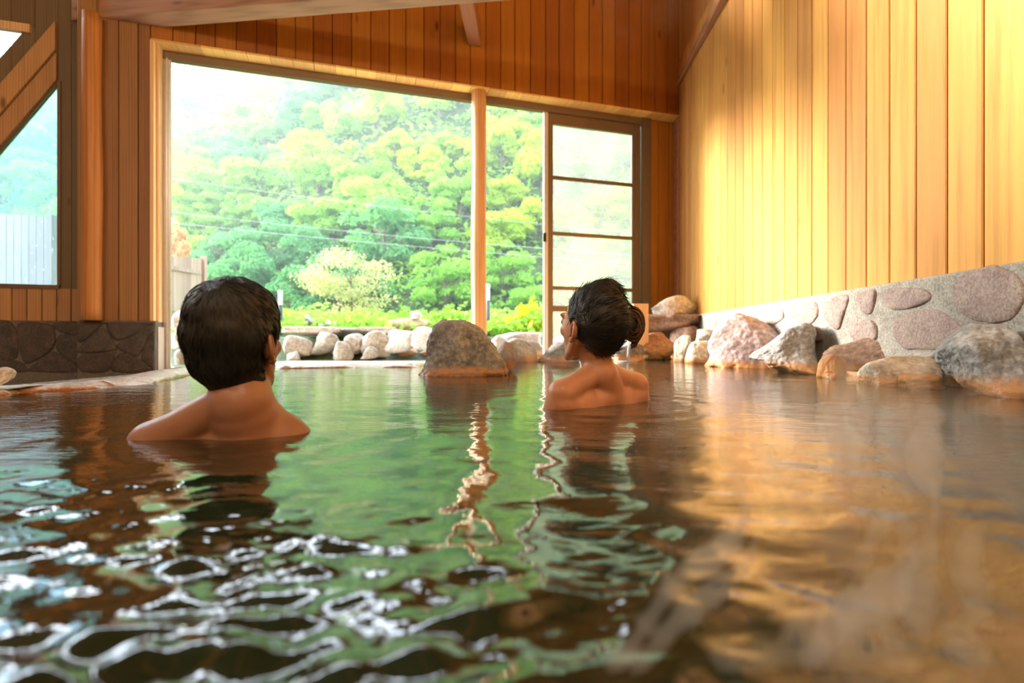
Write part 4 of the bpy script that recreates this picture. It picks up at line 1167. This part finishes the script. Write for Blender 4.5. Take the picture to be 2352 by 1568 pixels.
wisp('second streaky steam wisp beside the first, lower right', [(1450,1568,.262,.005),(1530,1455,.28,.008),(1600,1390,.29,.006),(1700,1310,.30,.004),(1750,1200,.31,.002)], 30, 2)
wisp('curling steam wisp forming a loop in the right foreground', [(1850,1540,.262,.007),(1930,1430,.29,.010),(2020,1370,.30,.010),(2080,1290,.31,.007),(2075,1200,.32,.005),(2030,1190,.32,.004),(1990,1270,.31,.005),(1960,1350,.30,.003)], 26, 3)
wisp('steam wisp rising beside the loop, right foreground', [(2120,1470,.28,.006),(2100,1380,.30,.008),(2120,1280,.31,.007),(2150,1180,.32,.004),(2140,1090,.33,.002)], 26, 4)
wisp('tall soft column of steam in front of the flat slab', [(2150,1150,.5,.006),(2120,1060,.52,.012),(2135,960,.54,.014),(2110,870,.56,.010),(2130,790,.58,.004)], 14, 5)
wisp('tall soft column of steam in front of the pointed boulder', [(1930,1110,.58,.006),(1945,1030,.6,.016),(1920,950,.62,.018),(1945,880,.64,.012),(1930,800,.66,.004)], 12, 6)
wisp('steam wisp at the lower right corner of the picture', [(2240,1568,.262,.006),(2200,1470,.28,.009),(2250,1380,.29,.008),(2215,1290,.30,.006),(2260,1190,.31,.003)], 24, 7)
wisp('low drift of steam along the bottom edge, lower right', [(1650,1560,.262,.006),(1760,1520,.268,.010),(1880,1500,.27,.012),(2010,1510,.27,.010),(2120,1530,.266,.005)], 18, 8)
steam('faint steam curling under the roof beams on the right', (1.0, 3.6, 2.9), (1.1, 0.9, 0.9), 0.6, (2.2, 2.2, 1.1), 16)
# ------------------------------------------------------------------ people
def skin_mat(name, col, blush):
    m, nt, out = newmat(name); g = G(nt)
    tc = g.n('ShaderNodeTexCoord').outputs['Object']
    n1 = g.noise(tc, 9, 3); n2 = g.noise(tc, 260, 2)
    c = g.mix(g.mapr(n1, 0.35, 0.65), col, blush)
    g.bsdf(out, Base_Color=c, Roughness=g.mapr(n2, 0.3, 0.7, 0.33, 0.5), Subsurface_Weight=0.25, Subsurface_Radius=(0.9, 0.35, 0.2), Subsurface_Scale=0.012,
           Normal=g.bump(n2, 0.08, 0.001), Specular_IOR_Level=0.5)
    return m
def hair_mat(name, col):
    m, nt, out = newmat(name); g = G(nt)
    uv = g.n('ShaderNodeAttribute', attribute_name='flow').outputs['Vector']
    n1 = g.noise(g.scale(uv, (420, 14, 1)), 1.0, 3); n2 = g.noise(g.scale(uv, (90, 5, 1)), 1.0, 3)
    c = g.mix(g.mapr(n2, 0.3, 0.7), col, tuple(x * 2.2 for x in col))
    h = g.math('ADD', g.math('MULTIPLY', n1, 0.6), n2)
    g.bsdf(out, Base_Color=c, Roughness=g.mapr(n1, 0.3, 0.7, 0.42, 0.6), Normal=g.bump(h, 0.5, 0.004), Specular_IOR_Level=0.35, Anisotropic=0.4)
    return m
_uvs = []
def uvsphere():
    if not _uvs:
        bm = bmesh.new(); bmesh.ops.create_uvsphere(bm, u_segments=20, v_segments=14, radius=1)
        _uvs.append((np.array([tuple(x.co) for x in bm.verts]), [[y.index for y in x.verts] for x in bm.faces])); bm.free()
    return _uvs[0]
class Body:
    def __init__(s): s.v = []; s.f = []; s.n = 0
    def ell(s, c, r, M=None, rot=None):
        T = Matrix.Translation(c)
        if rot is not None: T = T @ Euler(rot).to_matrix().to_4x4()
        T = T @ Matrix.Diagonal((*r, 1))
        if M is not None: T = M @ T
        v, f = uvsphere(); A = np.array(T)
        s.v.append(v @ A[:3, :3].T + A[:3, 3]); k = s.n
        s.f.extend([[k + i for i in q] for q in f]); s.n += len(v)
    def limb(s, pts, M=None):
        """pts: (point, radius) list; a chain of close spheres"""
        for (a, ra), (b_, rb) in zip(pts[:-1], pts[1:]):
            a, b_ = Vector(a), Vector(b_); n = max(2, int((b_ - a).length / (min(ra, rb) * 0.35)))
            for i in range(n + 1):
                t = i / n; s.ell(a.lerp(b_, t), (ra + (rb - ra) * t,) * 3, M)
    def mesh(s, name, voxel, smooth=6, fac=0.5):
        me = bpy.data.meshes.new('tmp'); me.from_pydata(np.concatenate(s.v).tolist(), [], s.f)
        o = bpy.data.objects.new('tmp', me); C.objects.link(o)
        m = o.modifiers.new('r', 'REMESH'); m.mode = 'VOXEL'; m.voxel_size = voxel
        m = o.modifiers.new('s', 'SMOOTH'); m.factor = fac; m.iterations = smooth
        dg = bpy.context.evaluated_depsgraph_get(); ev = o.evaluated_get(dg)
        new = bpy.data.meshes.new_from_object(ev); new.name = name
        bpy.data.objects.remove(o); bpy.data.meshes.remove(me)
        return new
def add_head(b, M):
    b.ell((0, -0.012, 0.03), (0.074, 0.092, 0.083), M)
    b.ell((0, 0.022, -0.01), (0.066, 0.068, 0.085), M)
    b.ell((0, 0.035, -0.06), (0.052, 0.05, 0.042), M)
    b.ell((0, 0.074, -0.096), (0.022, 0.018, 0.015), M)
    for sx in (-1, 1):
        b.limb([((sx * 0.056, -0.002, -0.045), 0.016), ((sx * 0.045, 0.03, -0.082), 0.014), ((sx * 0.012, 0.074, -0.1), 0.014)], M)
        b.ell((sx * 0.036, 0.06, -0.018), (0.024, 0.022, 0.022), M)
        b.ell((sx * 0.03, 0.078, 0.026), (0.026, 0.012, 0.009), M)
        b.ell((sx * 0.031, 0.083, 0.006), (0.015, 0.006, 0.008), M)
        b.ell((sx * 0.012, 0.094, -0.03), (0.008, 0.009, 0.007), M)
    b.limb([((0, 0.084, 0.012), 0.008), ((0, 0.098, -0.012), 0.009), ((0, 0.104, -0.027), 0.010)], M)
    b.ell((0, 0.088, -0.053), (0.024, 0.010, 0.006), M); b.ell((0, 0.086, -0.064), (0.020, 0.010, 0.006), M)
    b.ell((0, 0.078, -0.058), (0.032, 0.014, 0.018), M)
def ear_geo(mb, M, sx, sc=1.0):
    """outer ear: helix rim, antihelix, bowl and lobe; M = head frame"""
    base = Vector((sx * 0.0745, -0.012, -0.020))
    tilt = 0.25
    def q(u, v, w):            # u: forward(-)/back(+), v: up, w: out from the head
        uu = u * math.cos(tilt) + v * math.sin(tilt) * 0.4; vv = v
        flare = 0.45 * max(0, u)
        return M @ (base + Vector((sx * (w + flare), -uu, vv)) * sc)
    rim = []
    for i in range(25):
        a = math.radians(-70 + 290 * i / 24)
        u = 0.017 * math.cos(a) * -1; 
        u = 0.004 + 0.018 * math.cos(a - PI / 2 + 0.0) if False else 0.004 + 0.018 * math.cos(a)
        v = 0.006 + (0.030 if math.sin(a) > 0 else 0.028) * math.sin(a)
        rim.append(q(u, v, 0.010 + 0.004 * math.cos(a)))
    mb.tube(rim, [0.0035] * 25, 8)
    rim2 = [q(0.003 + 0.009 * math.cos(a), 0.004 + 0.017 * math.sin(a), 0.009) for a in np.linspace(-1.2, 2.2, 14)]
    mb.tube(rim2, 0.0028, 8)
    # bowl surface between the rim and the head
    n = 16; ringo = [q(0.004 + 0.0175 * math.cos(a), 0.006 + 0.029 * math.sin(a), 0.009 + 0.003 * math.cos(a)) for a in np.linspace(0, 2 * PI, n, endpoint=False)]
    ringm = [q(0.002 + 0.009 * math.cos(a), 0.003 + 0.016 * math.sin(a), 0.004) for a in np.linspace(0, 2 * PI, n, endpoint=False)]
    ringb = [q(0.004 + 0.013 * math.cos(a), 0.003 + 0.022 * math.sin(a), -0.006) for a in np.linspace(0, 2 * PI, n, endpoint=False)]
    cc = q(-0.002, 0.0, 0.001)
    fs = [(i, (i + 1) % n, n + (i + 1) % n, n + i) for i in range(n)] + [(n + i, n + (i + 1) % n, 2 * n) for i in range(n)] + [(i, 2 * n + 1 + i, 2 * n + 1 + (i + 1) % n, (i + 1) % n) for i in range(n)]
    mb.add(ringo + ringm + [cc] + ringb, fs)
    # lobe and tragus
    for (u, v, w, r0) in ((0.000, -0.024, 0.008, 0.0085), (-0.002, -0.019, 0.007, 0.0075), (-0.012, -0.002, 0.004, 0.0055), (-0.011, -0.007, 0.004, 0.005)):
        c = q(u, v, w); vs, f = ico(2); mb.add([c + Vector(x) * r0 * sc for x in vs], f)
def hand(b, M, side):
    b.ell((0, 0.045, 0), (0.04, 0.05, 0.014), M)
    for i, (x, L) in enumerate(((-0.03, 0.068), (-0.010, 0.076), (0.010, 0.071), (0.029, 0.056))):
        x *= side
        b.limb([((x, 0.085, 0), 0.009), ((x * 1.1, 0.085 + L * 0.45, -0.004), 0.0085), ((x * 1.12, 0.085 + L * 0.78, -0.016), 0.0078), ((x * 1.12, 0.085 + L * 0.95, -0.03), 0.007)], M)
    b.limb([((-0.03 * side, 0.02, -0.002), 0.013), ((-0.055 * side, 0.05, -0.012), 0.0105), ((-0.062 * side, 0.085, -0.02), 0.0085)], M)
def frame_from(p, fwd):
    f = Vector(fwd).normalized(); up = Vector((0, 0, 1)); x = f.cross(up).normalized(); z = x.cross(f)
    return Matrix.Translation(p) @ Matrix((x, f, z)).transposed().to_4x4()
def join_parts(me_main, mb, name):
    """one mesh from the remeshed body and the ears"""
    bm = bmesh.new(); bm.from_mesh(me_main)
    me2 = bpy.data.meshes.new('e'); me2.from_pydata(mb.v, [], mb.f); bm2 = bmesh.new(); bm2.from_mesh(me2)
    bmesh.ops.recalc_face_normals(bm2, faces=bm2.faces); bm2.to_mesh(me2); bm2.free()
    bm.from_mesh(me2); out = bpy.data.meshes.new(name); bm.to_mesh(out); bm.free(); bpy.data.meshes.remove(me2)
    return out
def flow_attr(me, crown, axis_dir, spread):
    """hair direction coordinates: angle around the crown and distance from it"""
    n = len(me.vertices); co = np.zeros(n * 3); me.vertices.foreach_get('co', co); co = co.reshape(-1, 3)
    ax = np.array(axis_dir); ax = ax / np.linalg.norm(ax)
    d = co - np.array(crown); along = d @ ax; perp = d - along[:, None] * ax
    a1 = np.cross(ax, [0.3, 0.5, 0.81]); a1 /= np.linalg.norm(a1); a2 = np.cross(ax, a1)
    ang = np.arctan2(perp @ a2, perp @ a1); dist = np.linalg.norm(d, axis=1)
    at = me.attributes.new('flow', 'FLOAT_VECTOR', 'POINT')
    at.data.foreach_set('vector', np.stack([ang * spread, dist, np.zeros(n)], 1).ravel())

def build_body(name, label, W, skin, female, jl, jr, headM, neck, elbows, hands_, pelvis, knees, feet, hs, torso_yaw):
    """W: C7 (neck base) in the world; joints are world points"""
    b = Body()
    H = headM @ Matrix.Scale(hs, 4)
    add_head(b, H)
    k = 0.86 if female else 1.0
    # neck
    nt_, nb_ = neck
    b.limb([(H @ Vector((0, -0.012, -0.035)), 0.055 * k), (nt_, 0.052 * k), (nb_, 0.058 * k), (W + Vector((0, 0.03, -0.04)), 0.066 * k)])
    T = Matrix.Translation(W) @ Matrix.Rotation(torso_yaw, 4, 'Z')
    jl, jr = Vector(jl), Vector(jr); mid = (jl + jr) / 2
    # trapezius slopes and shoulder girdle
    for j in (jl, jr):
        out = (j - mid)
        b.limb([(nb_ + Vector((0, 0.0, 0.012)), 0.040 * k), (nb_.lerp(j, 0.35) + Vector((0, 0, 0.008 * k)), 0.040 * k), (nb_.lerp(j, 0.7) + Vector((0, 0, 0.004)), 0.040 * k), (j, 0.047 * k)])
        b.limb([(W + Vector((0, 0.03, -0.06)), 0.065 * k), (mid.lerp(j, 0.55) + Vector((0, 0.01, -0.05)), 0.060 * k), (j + Vector((0, 0, -0.03)), 0.050 * k)])
        b.ell(T @ Vector((0, 0, 0)) + (j - W) * 0.52 + Vector((0, -0.004, -0.085)), (0.062 * k, 0.040, 0.08), None, (0, 0, torso_yaw))
    # rib cage, belly, hips
    b.ell((0, 0.055, -0.17), (0.145 * k, 0.095 * k, 0.16), T); b.ell((0, 0.05, -0.08), (0.12 * k, 0.07 * k, 0.08), T)
    b.ell((0, 0.07, -0.33), (0.125 * k, 0.085 * k, 0.13), T)
    pel = T @ Vector((0, 0.06, pelvis)); b.ell((0, 0.06, pelvis), (0.155 * (1.0 if female else 0.98), 0.11, 0.10), T)
    if female:
        for sx in (-1, 1): b.ell((sx * 0.062, 0.125, -0.21), (0.052, 0.045, 0.05), T)
    for sgn, j, e, h, kn, ft in ((-1, jl, elbows[0], hands_[0], knees[0], feet[0]), (1, jr, elbows[1], hands_[1], knees[1], feet[1])):
        e, h, kn, ft = Vector(e), Vector(h), Vector(kn), Vector(ft)
        b.limb([(j, 0.048 * k), (j.lerp(e, 0.4), 0.043 * k), (e, 0.035 * k), (e.lerp(h, 0.35), 0.036 * k), (h, 0.024 * k)])
        hand(b, frame_from(h, (h - e).normalized() + Vector((0, 0.2, 0))), sgn)
        hip = pel + T.to_3x3() @ Vector((sgn * 0.085, 0.02, -0.01))
        b.limb([(hip, 0.085), (hip.lerp(kn, 0.5), 0.07), (kn, 0.05), (kn.lerp(ft, 0.3), 0.052), (ft, 0.033)])
        b.ell((0, 0.07, -0.025), (0.04, 0.115, 0.03), frame_from(ft, T.to_3x3() @ Vector((0, 1, 0))))
    me = b.mesh('body', 0.0048, 7, 0.5)
    mb = MB()
    for sx in (-1, 1): ear_geo(mb, H, sx, 0.86 if female else 0.97)
    me = join_parts(me, mb, name)
    o = link_mesh(name, me, skin, None, True)
    return o, H
def eyes(o, H):
    me_w = plain('eye_white', (0.8, 0.78, 0.75), 0.2); 
    for sx in (-1, 1):
        mb = MB(); vs, f = ico(3); c = H @ Vector((sx * 0.031, 0.0795, 0.005)); mb.add([c + Vector(v) * 0.0115 for v in vs], f)
        mb.build('eye', M_dark, o, smooth=True)

# --- the man, seen from behind
sM = 1200 / 0.98
Wm = P(553, 938, 0.98)
headM_c = P(549, 784, 1.0); yaw = math.radians(-9)
HM = Matrix.Translation(headM_c) @ Matrix.Rotation(yaw, 4, 'Z') @ Matrix.Rotation(math.radians(3), 4, 'X') @ Matrix.Rotation(math.radians(-2), 4, 'Y')
M_skinm = skin_mat('tan_skin', (0.30, 0.145, 0.08), (0.36, 0.175, 0.105))
zw = Vector((0, 0, 1))
man, Hm = build_body('person', '', Wm, M_skinm, False,
    P(356, 1022, 0.99), P(688, 1042, 1.07), HM, (P(553, 880, 1.0), P(555, 925, 0.985)),
    [(-0.78, 1.05, -0.30), (-0.33, 1.12, -0.34)], [(-0.68, 1.30, -0.36), (-0.42, 1.34, -0.38)], -0.47,
    [(-0.66, 1.42, -0.30), (-0.40, 1.44, -0.30)], [(-0.64, 1.52, -0.55), (-0.42, 1.54, -0.55)], 0.87, math.radians(4))
tag(man, 'person with short dark hair seen from behind, in water to the shoulders', 'person')
eyes(man, Hm)
b = Body()
Hh_ = Hm
b.ell((0, -0.014, 0.046), (0.0935, 0.106, 0.0965), Hh_)
b.ell((0, -0.03, 0.014), (0.0965, 0.094, 0.085), Hh_)
b.ell((-0.004, -0.045, -0.026), (0.080, 0.066, 0.072), Hh_)
b.ell((0.0, -0.042, -0.062), (0.060, 0.044, 0.052), Hh_)
b.ell(tuple(P(551, 868, 0.985)), (0.050, 0.034, 0.034))
b.ell((0, 0.055, 0.078), (0.06, 0.045, 0.035), Hh_)
me = b.mesh('hair', 0.0045, 26)
# carve hair away from the face and ears
bm = bmesh.new(); bm.from_mesh(me); Hi = Hh_.inverted()
for v in bm.verts:
    l = Hi @ v.co
    r_ = math.atan2(l.y, 1)
    if l.y > 0.035 and l.z < 0.05: 
        v.co = Hh_ @ Vector((l.x * 0.72, min(l.y, 0.05), l.z))
    d_ear = math.hypot((l.y + 0.010) / 0.030, (l.z + 0.024) / 0.042)
    if abs(l.x) > 0.06 and d_ear < 1.0: v.co = Hh_ @ Vector((math.copysign(0.070, l.x), l.y, l.z))
    n_ = mnoise.fractal(Vector(l) * 22, 1, 2, 3) * 0.0022
    v.co += (v.co - Hh_.translation).normalized() * n_
bmesh.ops.smooth_vert(bm, verts=bm.verts, factor=0.5, use_axis_x=True, use_axis_y=True, use_axis_z=True)
bm.to_mesh(me); bm.free()
crown = Hh_ @ Vector((0.01, -0.06, 0.1)); flow_attr(me, tuple(crown), (0.1, -0.3, 1), 0.09)
M_hairm = hair_mat('black_hair', (0.0075, 0.008, 0.0065))
hm = link_mesh('hair', me, M_hairm, man, True)
def strands(mb, base_me, centre, crownp, n, seed, L=0.03, r=0.0005, lift=0.004, sel=None):
    """short locks lying on a hair mass, pointing away from the crown"""
    rr_ = random.Random(seed); vs_ = base_me.vertices
    for _ in range(n):
        v = vs_[rr_.randrange(len(vs_))]; p = v.co.copy()
        if sel is not None and not sel(p): continue
        nrm = v.normal.copy(); d = (p - crownp); d = (d - nrm * d.dot(nrm))
        if d.length < 1e-4: continue
        d.normalize(); side = nrm.cross(d); d = (d + side * rr_.uniform(-0.35, 0.35)).normalized()
        l = L * rr_.uniform(0.5, 1.3); lf = lift * rr_.uniform(0.2, 1.2)
        pts = [p + d * l * t + nrm * (0.0003 + lf * math.sin(PI * min(1, t * 0.75)) - t * t * l * 0.18) for t in (0, 0.25, 0.5, 0.75, 1.0)]
        mb.tube(pts, [r, r, r, r * 0.8, r * 0.3], 3, caps=False)
mb = MB(); strands(mb, me, Hh_.translation, crown, 2000, 4, 0.022, 0.0005, 0.0012, sel=lambda p: (Hi @ p).y < 0.03 and p.z > 0.09)
o = mb.build('hair_strands', M_hairm, man); 

# --- the woman
Wf = P(1392, 862, 1.50)
hc = P(1357, 749, 1.50); yaw = math.radians(36)
HF = Matrix.Translation(hc) @ Matrix.Rotation(yaw, 4, 'Z') @ Matrix.Rotation(math.radians(7), 4, 'X')
M_skinf = skin_mat('warm_skin', (0.47, 0.21, 0.11), (0.54, 0.26, 0.15))
fem, Hf = build_body('person', '', Wf, M_skinf, True,
    P(1290, 905, 1.42), P(1458, 884, 1.60), HF, (P(1368, 825, 1.50), P(1378, 858, 1.495)),
    [(0.06, 1.44, -0.26), (0.44, 1.72, -0.24)], [(0.04, 1.68, -0.34), (0.22, 1.86, -0.34)], -0.45,
    [(0.0, 1.86, -0.26), (0.17, 1.93, -0.26)], [(-0.05, 1.95, -0.56), (0.12, 2.02, -0.56)], 0.98, math.radians(32))
tag(fem, 'person with dark hair pinned up in a bun, face turned left, shoulders above water', 'person')
eyes(fem, Hf)
b = Body()
def E(px, py, Y, rx, ry, rz, rot=None): b.ell(tuple(P(px, py, Y)), (rx, ry, rz), None, rot)
b.ell((0, -0.022, 0.040), (0.081, 0.098, 0.090), Hf)
b.ell((0, -0.05, 0.02), (0.080, 0.075, 0.085), Hf)
b.ell((0, -0.058, -0.020), (0.066, 0.050, 0.062), Hf)
E(1384, 697, 1.51, 0.062, 0.06, 0.075, (0, 0.35, 0))
E(1400, 735, 1.51, 0.040, 0.05, 0.066)
E(1400, 766, 1.50, 0.034, 0.034, 0.040)
b.ell(tuple(P(1384, 790, 1.50)), (0.026, 0.028, 0.03))
me = b.mesh('hair', 0.0045, 16)
bm = bmesh.new(); bm.from_mesh(me); Hi = Hf.inverted()
for v in bm.verts:
    l = Hi @ v.co
    if l.y > 0.030 and l.z < 0.062:
        k = min(1, (l.y - 0.030) / 0.02) * min(1, (0.062 - l.z) / 0.02)
        v.co = Hf @ Vector((l.x * (1 - 0.28 * k), l.y * (1 - 0.4 * k), l.z))
    d_ear = math.hypot((l.y + 0.008) / 0.028, (l.z + 0.022) / 0.042)
    if abs(l.x) > 0.055 and d_ear < 1.0: v.co = Hf @ Vector((math.copysign(0.068, l.x), l.y, l.z))
    v.co += (v.co - Hf.translation).normalized() * mnoise.fractal(Vector(l) * 26, 1, 2, 3) * 0.0018
bmesh.ops.smooth_vert(bm, verts=bm.verts, factor=0.5, use_axis_x=True, use_axis_y=True, use_axis_z=True)
bm.to_mesh(me); bm.free()
knot = P(1438, 712, 1.53)
flow_attr(me, tuple(knot), (0.8, 0.2, 0.1), 0.09)
M_hairf = hair_mat('dark_brown_hair', (0.010, 0.008, 0.006))
hf = link_mesh('hair', me, M_hairf, fem, True)
mb = MB(); strands(mb, me, Hf.translation, knot, 1800, 9, -0.03, 0.0005, 0.0012, sel=lambda p: (Hi @ p).y < 0.02)
mb.build('hair_strands', M_hairf, fem)
# bun: a twisted loop of locks with a loose tail
mb = MB(); rr_ = random.Random(3)
bc = P(1452, 745, 1.53)
for i in range(330):
    ph = rr_.uniform(0, 2 * PI); w = rr_.uniform(0.35, 1.0)
    rx, rz = 0.030 * w, 0.052 * w
    dy = rr_.uniform(-0.032, 0.032) * math.sqrt(max(0.05, 1 - w * w * 0.7))
    a0 = rr_.uniform(1.2, 2.4); a1 = a0 - rr_.uniform(2.2, 4.6); pts = []
    for q_ in range(10):
        a = a0 + (a1 - a0) * q_ / 9
        pts.append(bc + Vector((rx * math.cos(a) * 1.05 + 0.002 * math.sin(q_ + i), dy + 0.003 * math.sin(q_ * 0.9 + i), rz * math.sin(a))))
    mb.tube(pts, [0.0016, 0.0022, 0.0024, 0.0024, 0.0024, 0.0024, 0.0022, 0.002, 0.0015, 0.0006], 5, caps=False)
for i in range(120):
    s0 = bc + Vector((rr_.uniform(0.008, 0.03), rr_.uniform(-0.02, 0.02), rr_.uniform(-0.01, 0.03)))
    e0 = P(rr_.uniform(1447, 1462), rr_.uniform(782, 803), 1.53 + rr_.uniform(-0.02, 0.02))
    m1 = s0.lerp(e0, 0.5) + Vector((rr_.uniform(0.0, 0.012), 0, 0))
    pts = [s0, s0.lerp(m1, 0.5) + Vector((0.004, 0, 0)), m1, m1.lerp(e0, 0.5) + Vector((0.002, 0, 0)), e0]
    mb.tube(pts, [0.001, 0.0016, 0.0016, 0.0012, 0.0004], 4, caps=False)
bun = mb.build('hair_bun', hair_mat('sunlit_bun_hair', (0.05, 0.022, 0.009)), fem, smooth=True)  # lighter than the head hair: sun on the bun put into the colour
b = Body(); b.ell(tuple(bc), (0.022, 0.03, 0.042)); b.ell(tuple(P(1436, 735, 1.52)), (0.03, 0.03, 0.04))
me = b.mesh('core', 0.005, 4); flow_attr(me, tuple(knot), (0.8, 0.2, 0.1), 0.09)
link_mesh('bun_core', me, M_hairf, fem, True)
mb = MB(); kp = P(1440, 697, 1.50); mb.tube([kp + Vector((-0.018, 0, -0.006)), kp + Vector((0, -0.004, 0.002)), kp + Vector((0.018, 0, -0.01))], [0.003, 0.005, 0.003], 8)
mb.build('hair_clip', M_dark, fem, smooth=True)

# ------------------------------------------------------------------ lamps inside the room
M_bulb, nt, out = newmat('lamp_glow'); g = G(nt)
em = g.n('ShaderNodeEmission', ins={'Color': (1, 0.86, 0.66, 1), 'Strength': 6.0}); nt.links.new(em.outputs[0], out.inputs[0])
def lamp(label, x, y, z, power):
    e = empty('ceiling_lamp', (x, y, z), label=label, cat='lamp')
    mb = MB(); vs, f = ico(3); mb.add([Vector(v) * 0.16 for v in vs], f); mb.build('lamp_globe', M_bulb, e, smooth=True)
    mb = MB(); mb.tube([(0, 0, 0.15), (0, 0, 0.2)], [0.07, 0.05], 16); mb.tube([(0, 0, 0.2), (0, 0, Z_TOP - z)], 0.012, 8); mb.build('lamp_stem', M_dark, e)
    ld = bpy.data.lights.new('lamp_light', 'POINT'); ld.energy = power; ld.color = (1, 0.84, 0.62); ld.shadow_soft_size = 0.2
    lo = bpy.data.objects.new('lamp_light', ld); C.objects.link(lo); lo.location = (x, y, z - 0.38)
LP = 45
lamp('round glowing globe lamp hanging above and behind the viewer on the left', -2.6, -1.2, 3.6, LP)
lamp('round glowing globe lamp hanging above and behind the viewer on the right', 0.6, -1.2, 3.6, LP)
lamp('round glowing globe lamp hanging by the rear wall', -1.0, -3.8, 3.6, LP)

# ------------------------------------------------------------------ sun and sky
sd = bpy.data.lights.new('sun', 'SUN'); sd.energy = 8.6; sd.color = (1, 0.94, 0.82); sd.angle = math.radians(16)
so = bpy.data.objects.new('sun', sd); C.objects.link(so)
d = Vector((0.80, -0.34, -0.28)); so.rotation_euler = d.to_track_quat('-Z', 'Y').to_euler(); so.location = (-20, 20, 20)
w = bpy.data.worlds.new('sky'); bpy.context.scene.world = w; w.use_nodes = True; nt = w.node_tree; nt.nodes.clear()
g = G(nt); out = nt.nodes.new('ShaderNodeOutputWorld')
tc = g.n('ShaderNodeTexCoord').outputs['Generated']; sep = g.n('ShaderNodeSeparateXYZ'); nt.links.new(tc, sep.inputs[0])
col = g.ramp(g.mapr(sep.outputs[2], 0.0, 0.9), [(0, (0.95, 0.97, 1.0)), (1, (0.62, 0.80, 1.0))])
dt = g.n('ShaderNodeVectorMath', operation='DOT_PRODUCT'); nt.links.new(tc, dt.inputs[0]); dt.inputs[1].default_value = tuple(-d.normalized())
glow = g.math('MULTIPLY', g.math('POWER', g.math('MAXIMUM', dt.outputs['Value'], 0.0), 3.0), 5.0)
bg = g.n('ShaderNodeBackground'); nt.links.new(g.math('ADD', glow, 2.7), bg.inputs['Strength']); nt.links.new(col, bg.inputs[0]); nt.links.new(bg.outputs[0], out.inputs[0])

# ------------------------------------------------------------------ camera
cd = bpy.data.cameras.new('camera'); co_ = bpy.data.objects.new('camera', cd); C.objects.link(co_)
cd.sensor_width = 36; cd.lens = 36 * F / 2352; co_.location = (0, 0, HC); co_.rotation_euler = (PI / 2, 0, 0)
cd.clip_start = 0.01; cd.clip_end = 400
cd.dof.use_dof = True; cd.dof.focus_distance = 1.6; cd.dof.aperture_fstop = 2.8
sc = bpy.context.scene; sc.camera = co_
sc.view_settings.view_transform = 'Standard'; sc.view_settings.look = 'None'; sc.view_settings.gamma = 1; sc.view_settings.use_curve_mapping = False
sc.view_settings.exposure = 1.5
sc.cycles.use_denoising = True
sc.cycles.use_adaptive_sampling = True; sc.cycles.adaptive_threshold = 0.09; sc.cycles.volume_max_steps = 64
sc.cycles.volume_bounces = 2; sc.cycles.max_bounces = 5; sc.cycles.diffuse_bounces = 3; sc.cycles.glossy_bounces = 3; sc.cycles.transparent_max_bounces = 8
sc.cycles.sample_clamp_indirect = 6.0; sc.cycles.caustics_reflective = False; sc.cycles.caustics_refractive = False
